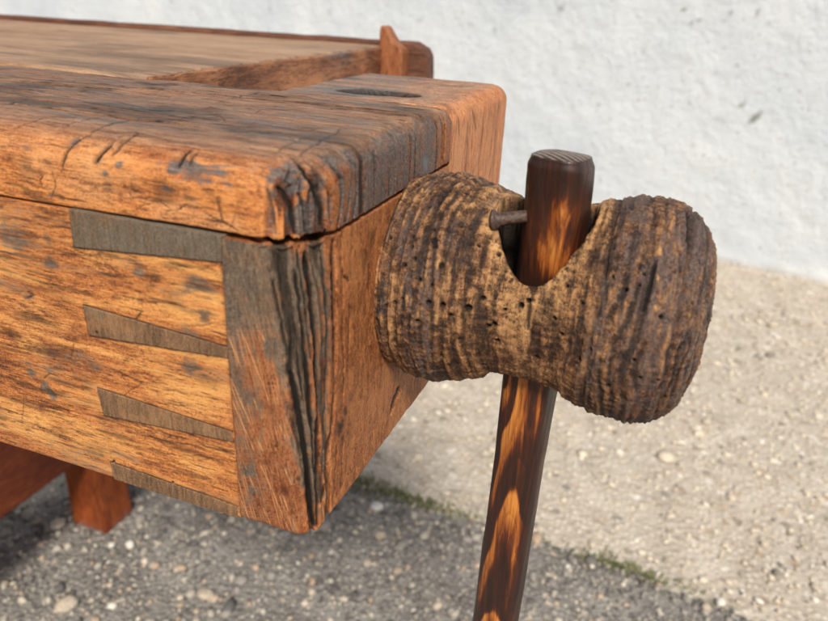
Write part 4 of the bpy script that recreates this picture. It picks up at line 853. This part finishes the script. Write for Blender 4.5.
# loose gravel as one mass of small irregular stones
bm_v = []; phi = (1+5**.5)/2
ico = np.array([(-1,phi,0),(1,phi,0),(-1,-phi,0),(1,-phi,0),(0,-1,phi),(0,1,phi),(0,-1,-phi),(0,1,-phi),(phi,0,-1),(phi,0,1),(-phi,0,-1),(-phi,0,1)], float); ico /= np.linalg.norm(ico[0])
icf = np.array([(0,11,5),(0,5,1),(0,1,7),(0,7,10),(0,10,11),(1,5,9),(5,11,4),(11,10,2),(10,7,6),(7,1,8),(3,9,4),(3,4,2),(3,2,6),(3,6,8),(3,8,9),(4,9,5),(2,4,11),(6,2,10),(8,6,7),(9,8,1)])
def subdiv(v, f):
    v = list(map(tuple, v)); c = {}; out = []
    def mid(a, b):
        k = (min(a, b), max(a, b))
        if k not in c: m = (np.array(v[a])+np.array(v[b]))/2; v.append(tuple(m/np.linalg.norm(m))); c[k] = len(v)-1
        return c[k]
    for a, b, d in f: x, y, z = mid(a, b), mid(b, d), mid(d, a); out += [(a, x, z), (b, y, x), (d, z, y), (x, y, z)]
    return np.array(v), np.array(out)
ico1 = subdiv(ico, icf)
def scatter(n, xr, yr, size, flat, z0, keep, seed):
    r = np.random.default_rng(seed); x = r.uniform(*xr, n); y = r.uniform(*yr, n); k = keep(x, y); x, y = x[k], y[k]; n = len(x)
    s = size(r, n); c0 = r.random(n); ang = r.uniform(0, 2*np.pi, n)
    base_ = ico[None]*(1+.28*(r.random((n, 12, 1))-.5)*2)*np.stack([np.ones(n), r.uniform(.6, .95, n), r.uniform(*flat, n)], 1)[:, None]*s[:, None, None]
    ca, sa = np.cos(ang)[:, None], np.sin(ang)[:, None]
    bx = base_[:, :, 0]*ca-base_[:, :, 1]*sa; by = base_[:, :, 0]*sa+base_[:, :, 1]*ca
    V = np.stack([bx+x[:, None], by+y[:, None], base_[:, :, 2]+z0+s[:, None]*.15], 2).reshape(-1, 3)
    F = (icf[None]+12*np.arange(n)[:, None, None]).reshape(-1, 3)
    return V, F, np.repeat(c0, 12)
t = NT('mixed_gravel_stones'); nn = t.noise(260, 4, .6); a = t.attr('stone')
c = t.ramp(a, (0, (.09,.086,.082)), (.25, (.19,.178,.165)), (.5, (.29,.268,.24)), (.70, (.42,.38,.33)), (.84, (.55,.50,.41)), (.95, (.46,.33,.23)), (1, (.78,.75,.67)))
c = t.mix(t.ma('MULTIPLY', t.step(.42, .65, nn), .4), c, (.12,.11,.10)); M['stones'] = t.fin(c, .8, .3, t.bump(nn, .6, .002))
V, F, c0 = scatter(17000, (-1.5, .6), (.30, 1.08), lambda r, n: np.exp(r.normal(np.log(.0033), .5, n)), (.45, .8), .003, lambda x, y: (y < seam(x)-.004) & ~((np.abs(x+.8125) < .042) & (np.abs(y-.72) < .036)), 3)
tag(mk('gravel', V, F, M['stones'], attrs={'stone': c0}, smooth=True), 'grey loose gravel covering the dark ground under and before the bench', 'gravel', kind='stuff')
t = NT('pale_grit_stones'); nn = t.noise(260, 4, .6); a = t.attr('stone')
c = t.ramp(a, (0, (.20,.18,.16)), (.12, (.46,.40,.31)), (.4, (.58,.50,.40)), (.7, (.68,.60,.48)), (.9, (.70,.64,.54)), (1, (.78,.75,.68)))
M['grit'] = t.fin(c, .85, .2, t.bump(nn, .6, .002))
V, F, c0 = scatter(9000, (-.9, 1.3), (.90, 2.7), lambda r, n: np.exp(r.normal(np.log(.0040), .45, n)), (.25, .5), .0005, lambda x, y: y > seam(x)+.012, 5)
tag(mk('grit', V, F, M['grit'], attrs={'stone': c0}, smooth=True), 'pale sandy grit with tiny stones between the gravel and the wall', 'grit', kind='stuff')

# single stones that stand out
t = NT('white_pebble'); nn = t.noise(200, 5, .6); M['wpeb'] = t.fin(t.ramp(nn, (.35, (.55,.52,.46)), (.65, (.80,.78,.73))), .7, .3, t.bump(nn, .5, .001))
t = NT('tan_pebble'); nn = t.noise(200, 5, .6); M['tpeb'] = t.fin(t.ramp(nn, (.35, (.30,.25,.19)), (.65, (.50,.44,.35))), .75, .3, t.bump(nn, .5, .001))
for (x, y, s, fl, m, lab) in [(-.7210, .680, .0085, .7, 'wpeb', 'bright white pebble on the gravel just right of the dark red leg'), (-.7480, .668, .0060, .7, 'wpeb', 'small white pebble at the near foot of the dark red leg'),
        (-.3860, .925, .0125, .62, 'wpeb', 'cream rounded pebble on the gravel below the green weeds by the jaw corner'), (-.5450, .640, .0140, .5, 'tpeb', 'flat tan stone lying in the gravel under the bench front'),
        (.1930, .936, .0085, .6, 'wpeb', 'white pebble on the pale ground at the right end of the seam')]:
    v, f = ico1; d = v*(1+.22*(fbm(v+x*50, (1.7,)*3, 3, 9)-.5)*2)[:, None]*np.array([1, .8, fl])*s
    o = mk('pebble', d, f, M[m], smooth=True); o.location = (x, y, .004+s*fl*.55); o.rotation_euler[2] = x*40; tag(o, lab, 'pebble')

# weeds along the seam
def blades(spots, seed):
    r = np.random.default_rng(seed); Vs = []; Fs = []
    for (x0, y0, n, spread, hgt) in spots:
        for _ in range(n):
            x = x0+r.normal(0, spread); y = seam(np.array([x0]))[0]+y0+r.normal(0, spread*.35); h = hgt*r.uniform(.4, 1.1); a = r.uniform(0, 2*np.pi); ln = r.uniform(.2, 1.1)*h; w = r.uniform(.0009, .0024)
            dx, dy = math.cos(a), math.sin(a); k = len(Vs)
            for j, tt in enumerate((0, .35, .7, 1)):
                cx0 = x+dx*ln*tt**1.6; cy0 = y+dy*ln*tt**1.6; ww = w*(1-.9*tt) if tt else w*.7
                Vs += [(cx0-dy*ww, cy0+dx*ww, .001+h*tt*(1-.25*tt)), (cx0+dy*ww, cy0-dx*ww, .001+h*tt*(1-.25*tt))]
            Fs += [(k, k+1, k+3, k+2), (k+2, k+3, k+5, k+4), (k+4, k+5, k+7, k+6)]
    return np.array(Vs), Fs
t = NT('green_weeds'); nn = t.noise(40, 3); c = t.ramp(nn, (.3, (.075,.085,.028)), (.55, (.13,.145,.045)), (.75, (.24,.21,.10))); M['weeds'] = t.fin(c, .6, .3); t.put(t.b.inputs['Subsurface Weight'], 0.)
spots = [(x_, 0, int(n_*1.3), sp_*1.5, h_*1.0) for x_, _, n_, sp_, h_ in [(-.47, 0, 130, .030, .014), (-.42, .002, 140, .025, .013), (-.335, 0, 120, .020, .013), (-.31, .004, 80, .02, .011), (-.24, 0, 70, .025, .009), (-.14, 0, 50, .03, .008), (.015, -.004, 110, .016, .013), (.045, .004, 60, .014, .009), (.11, 0, 50, .02, .008), (.17, 0, 30, .02, .007), (-.03, .012, 30, .02, .006), (-.6, 0, 90, .05, .011), (-.385, .004, 90, .02, .011), (.08, 0, 60, .012, .010), (-.28, 0, 60, .02, .01)]]
Vg, Fg = blades(spots, 4); tag(mk('weeds', Vg, Fg, M['weeds'], smooth=False), 'low green weeds growing along the seam between gravel and pale ground', 'weeds', kind='stuff')

# white wall behind
p0 = np.array([.2287, 2.6967]); d = np.array([.9744, -.2247]); nrm = np.array([.2247, .9744])
us = axis(-16, (-3.2, .4), (1.6, .010), (9, .4)); hs = axis(-.05, (1.35, .010), (3.2, .15))
U, H = np.meshgrid(us, hs, indexing='ij'); P = np.c_[U.ravel(), np.zeros(U.size), H.ravel()]
rel = .012*(fbm(P, (2.2, 1, 2.2), 4, 181)-.5)+.007*(fbm(P, (14, 1, 14), 4, 183)-.5); rel = rel-.02*ss(.05, 0, P[:, 2])*(fbm(P, (6, 1, 1), 3, 185))
XY = p0[None]+U.ravel()[:, None]*d+rel[:, None]*nrm
spot = np.zeros(len(P)); low = ss(.055, .0, P[:, 2]+.05*(fbm(P, (9, 1, 9), 3, 187)-.5))*.9
for (u0, h0_, ru, rh, tilt, s_) in WALL_SPOTS:
    a_, b_ = P[:, 0]-u0, P[:, 2]-h0_; aa = a_*math.cos(tilt)+b_*math.sin(tilt); bb_ = -a_*math.sin(tilt)+b_*math.cos(tilt)
    spot = np.maximum(spot, s_*(1-ss(.5, 1.25, np.sqrt((aa/ru)**2+(bb_/rh)**2))))
nf = len(P); Vw = np.r_[np.c_[XY, P[:, 2]], np.c_[XY+nrm*.25, P[:, 2]]]
g = np.arange(nf).reshape(U.shape); Fw = np.c_[g[:-1, :-1].ravel(), g[1:, :-1].ravel(), g[1:, 1:].ravel(), g[:-1, 1:].ravel()]
bd = np.r_[g[:, 0], g[-1, 1:], g[::-1, -1][1:], g[0, ::-1][1:-1]]; i = np.arange(len(bd)); j = (i+1) % len(bd)
Fw = np.r_[Fw, np.c_[bd[j], bd[i], nf+bd[i], nf+bd[j]], Fw[:, ::-1]+nf]
o = mk('plaster_wall', Vw, Fw, M['plaster'], attrs={'spot': np.r_[spot, spot*0], 'low': np.r_[low, low]}); tag(o, 'rough white plastered wall standing behind the workbench', 'wall')

# ================================================================ LIGHT AND CAMERA
w = bpy.data.worlds.new('World'); sc.world = w; w.use_nodes = True; nt = w.node_tree; nt.nodes.clear()
sk = nt.nodes.new('ShaderNodeTexSky'); sk.sky_type = 'NISHITA'; sk.sun_disc = False; bg = nt.nodes.new('ShaderNodeBackground'); wo = nt.nodes.new('ShaderNodeOutputWorld')
SUN = Vector((.27, -.66, .70)).normalized(); el = math.asin(SUN.z); az = math.atan2(SUN.x, SUN.y)
sk.sun_elevation = el; sk.sun_rotation = az; sk.air_density = 1.; sk.dust_density = 2.5; sk.ozone_density = .8
bg.inputs[1].default_value = .065; nt.links.new(sk.outputs[0], bg.inputs[0]); nt.links.new(bg.outputs[0], wo.inputs[0])
L = bpy.data.lights.new('sun', 'SUN'); L.energy = 3.9; L.angle = math.radians(11); L.color = (1, .925, .81); lo = bpy.data.objects.new('sun', L); COL.objects.link(lo)
lo.rotation_euler = SUN.to_track_quat('Z', 'Y').to_euler(); lo.location = (0, -3, 4)
cam = bpy.data.cameras.new('camera'); co = bpy.data.objects.new('camera', cam); COL.objects.link(co); sc.camera = co
cam.sensor_width = 36; cam.lens = 700/828*36; cam.clip_start = .01; cam.clip_end = 200
co.matrix_world = Matrix.Translation((0, 0, CZ)) @ Matrix.Rotation(math.radians(19.7), 4, 'Z') @ Matrix.Rotation(math.radians(90-24.24), 4, 'X') @ Matrix.Rotation(math.radians(2.51), 4, 'Z')
cam.dof.use_dof = True; cam.dof.focus_distance = .335; cam.dof.aperture_fstop = 11
vs_ = sc.view_settings; sc.display_settings.display_device = 'sRGB'; vs_.view_transform = 'Standard'; vs_.look = 'None'; vs_.exposure = .22; vs_.gamma = 1; vs_.use_curve_mapping = False
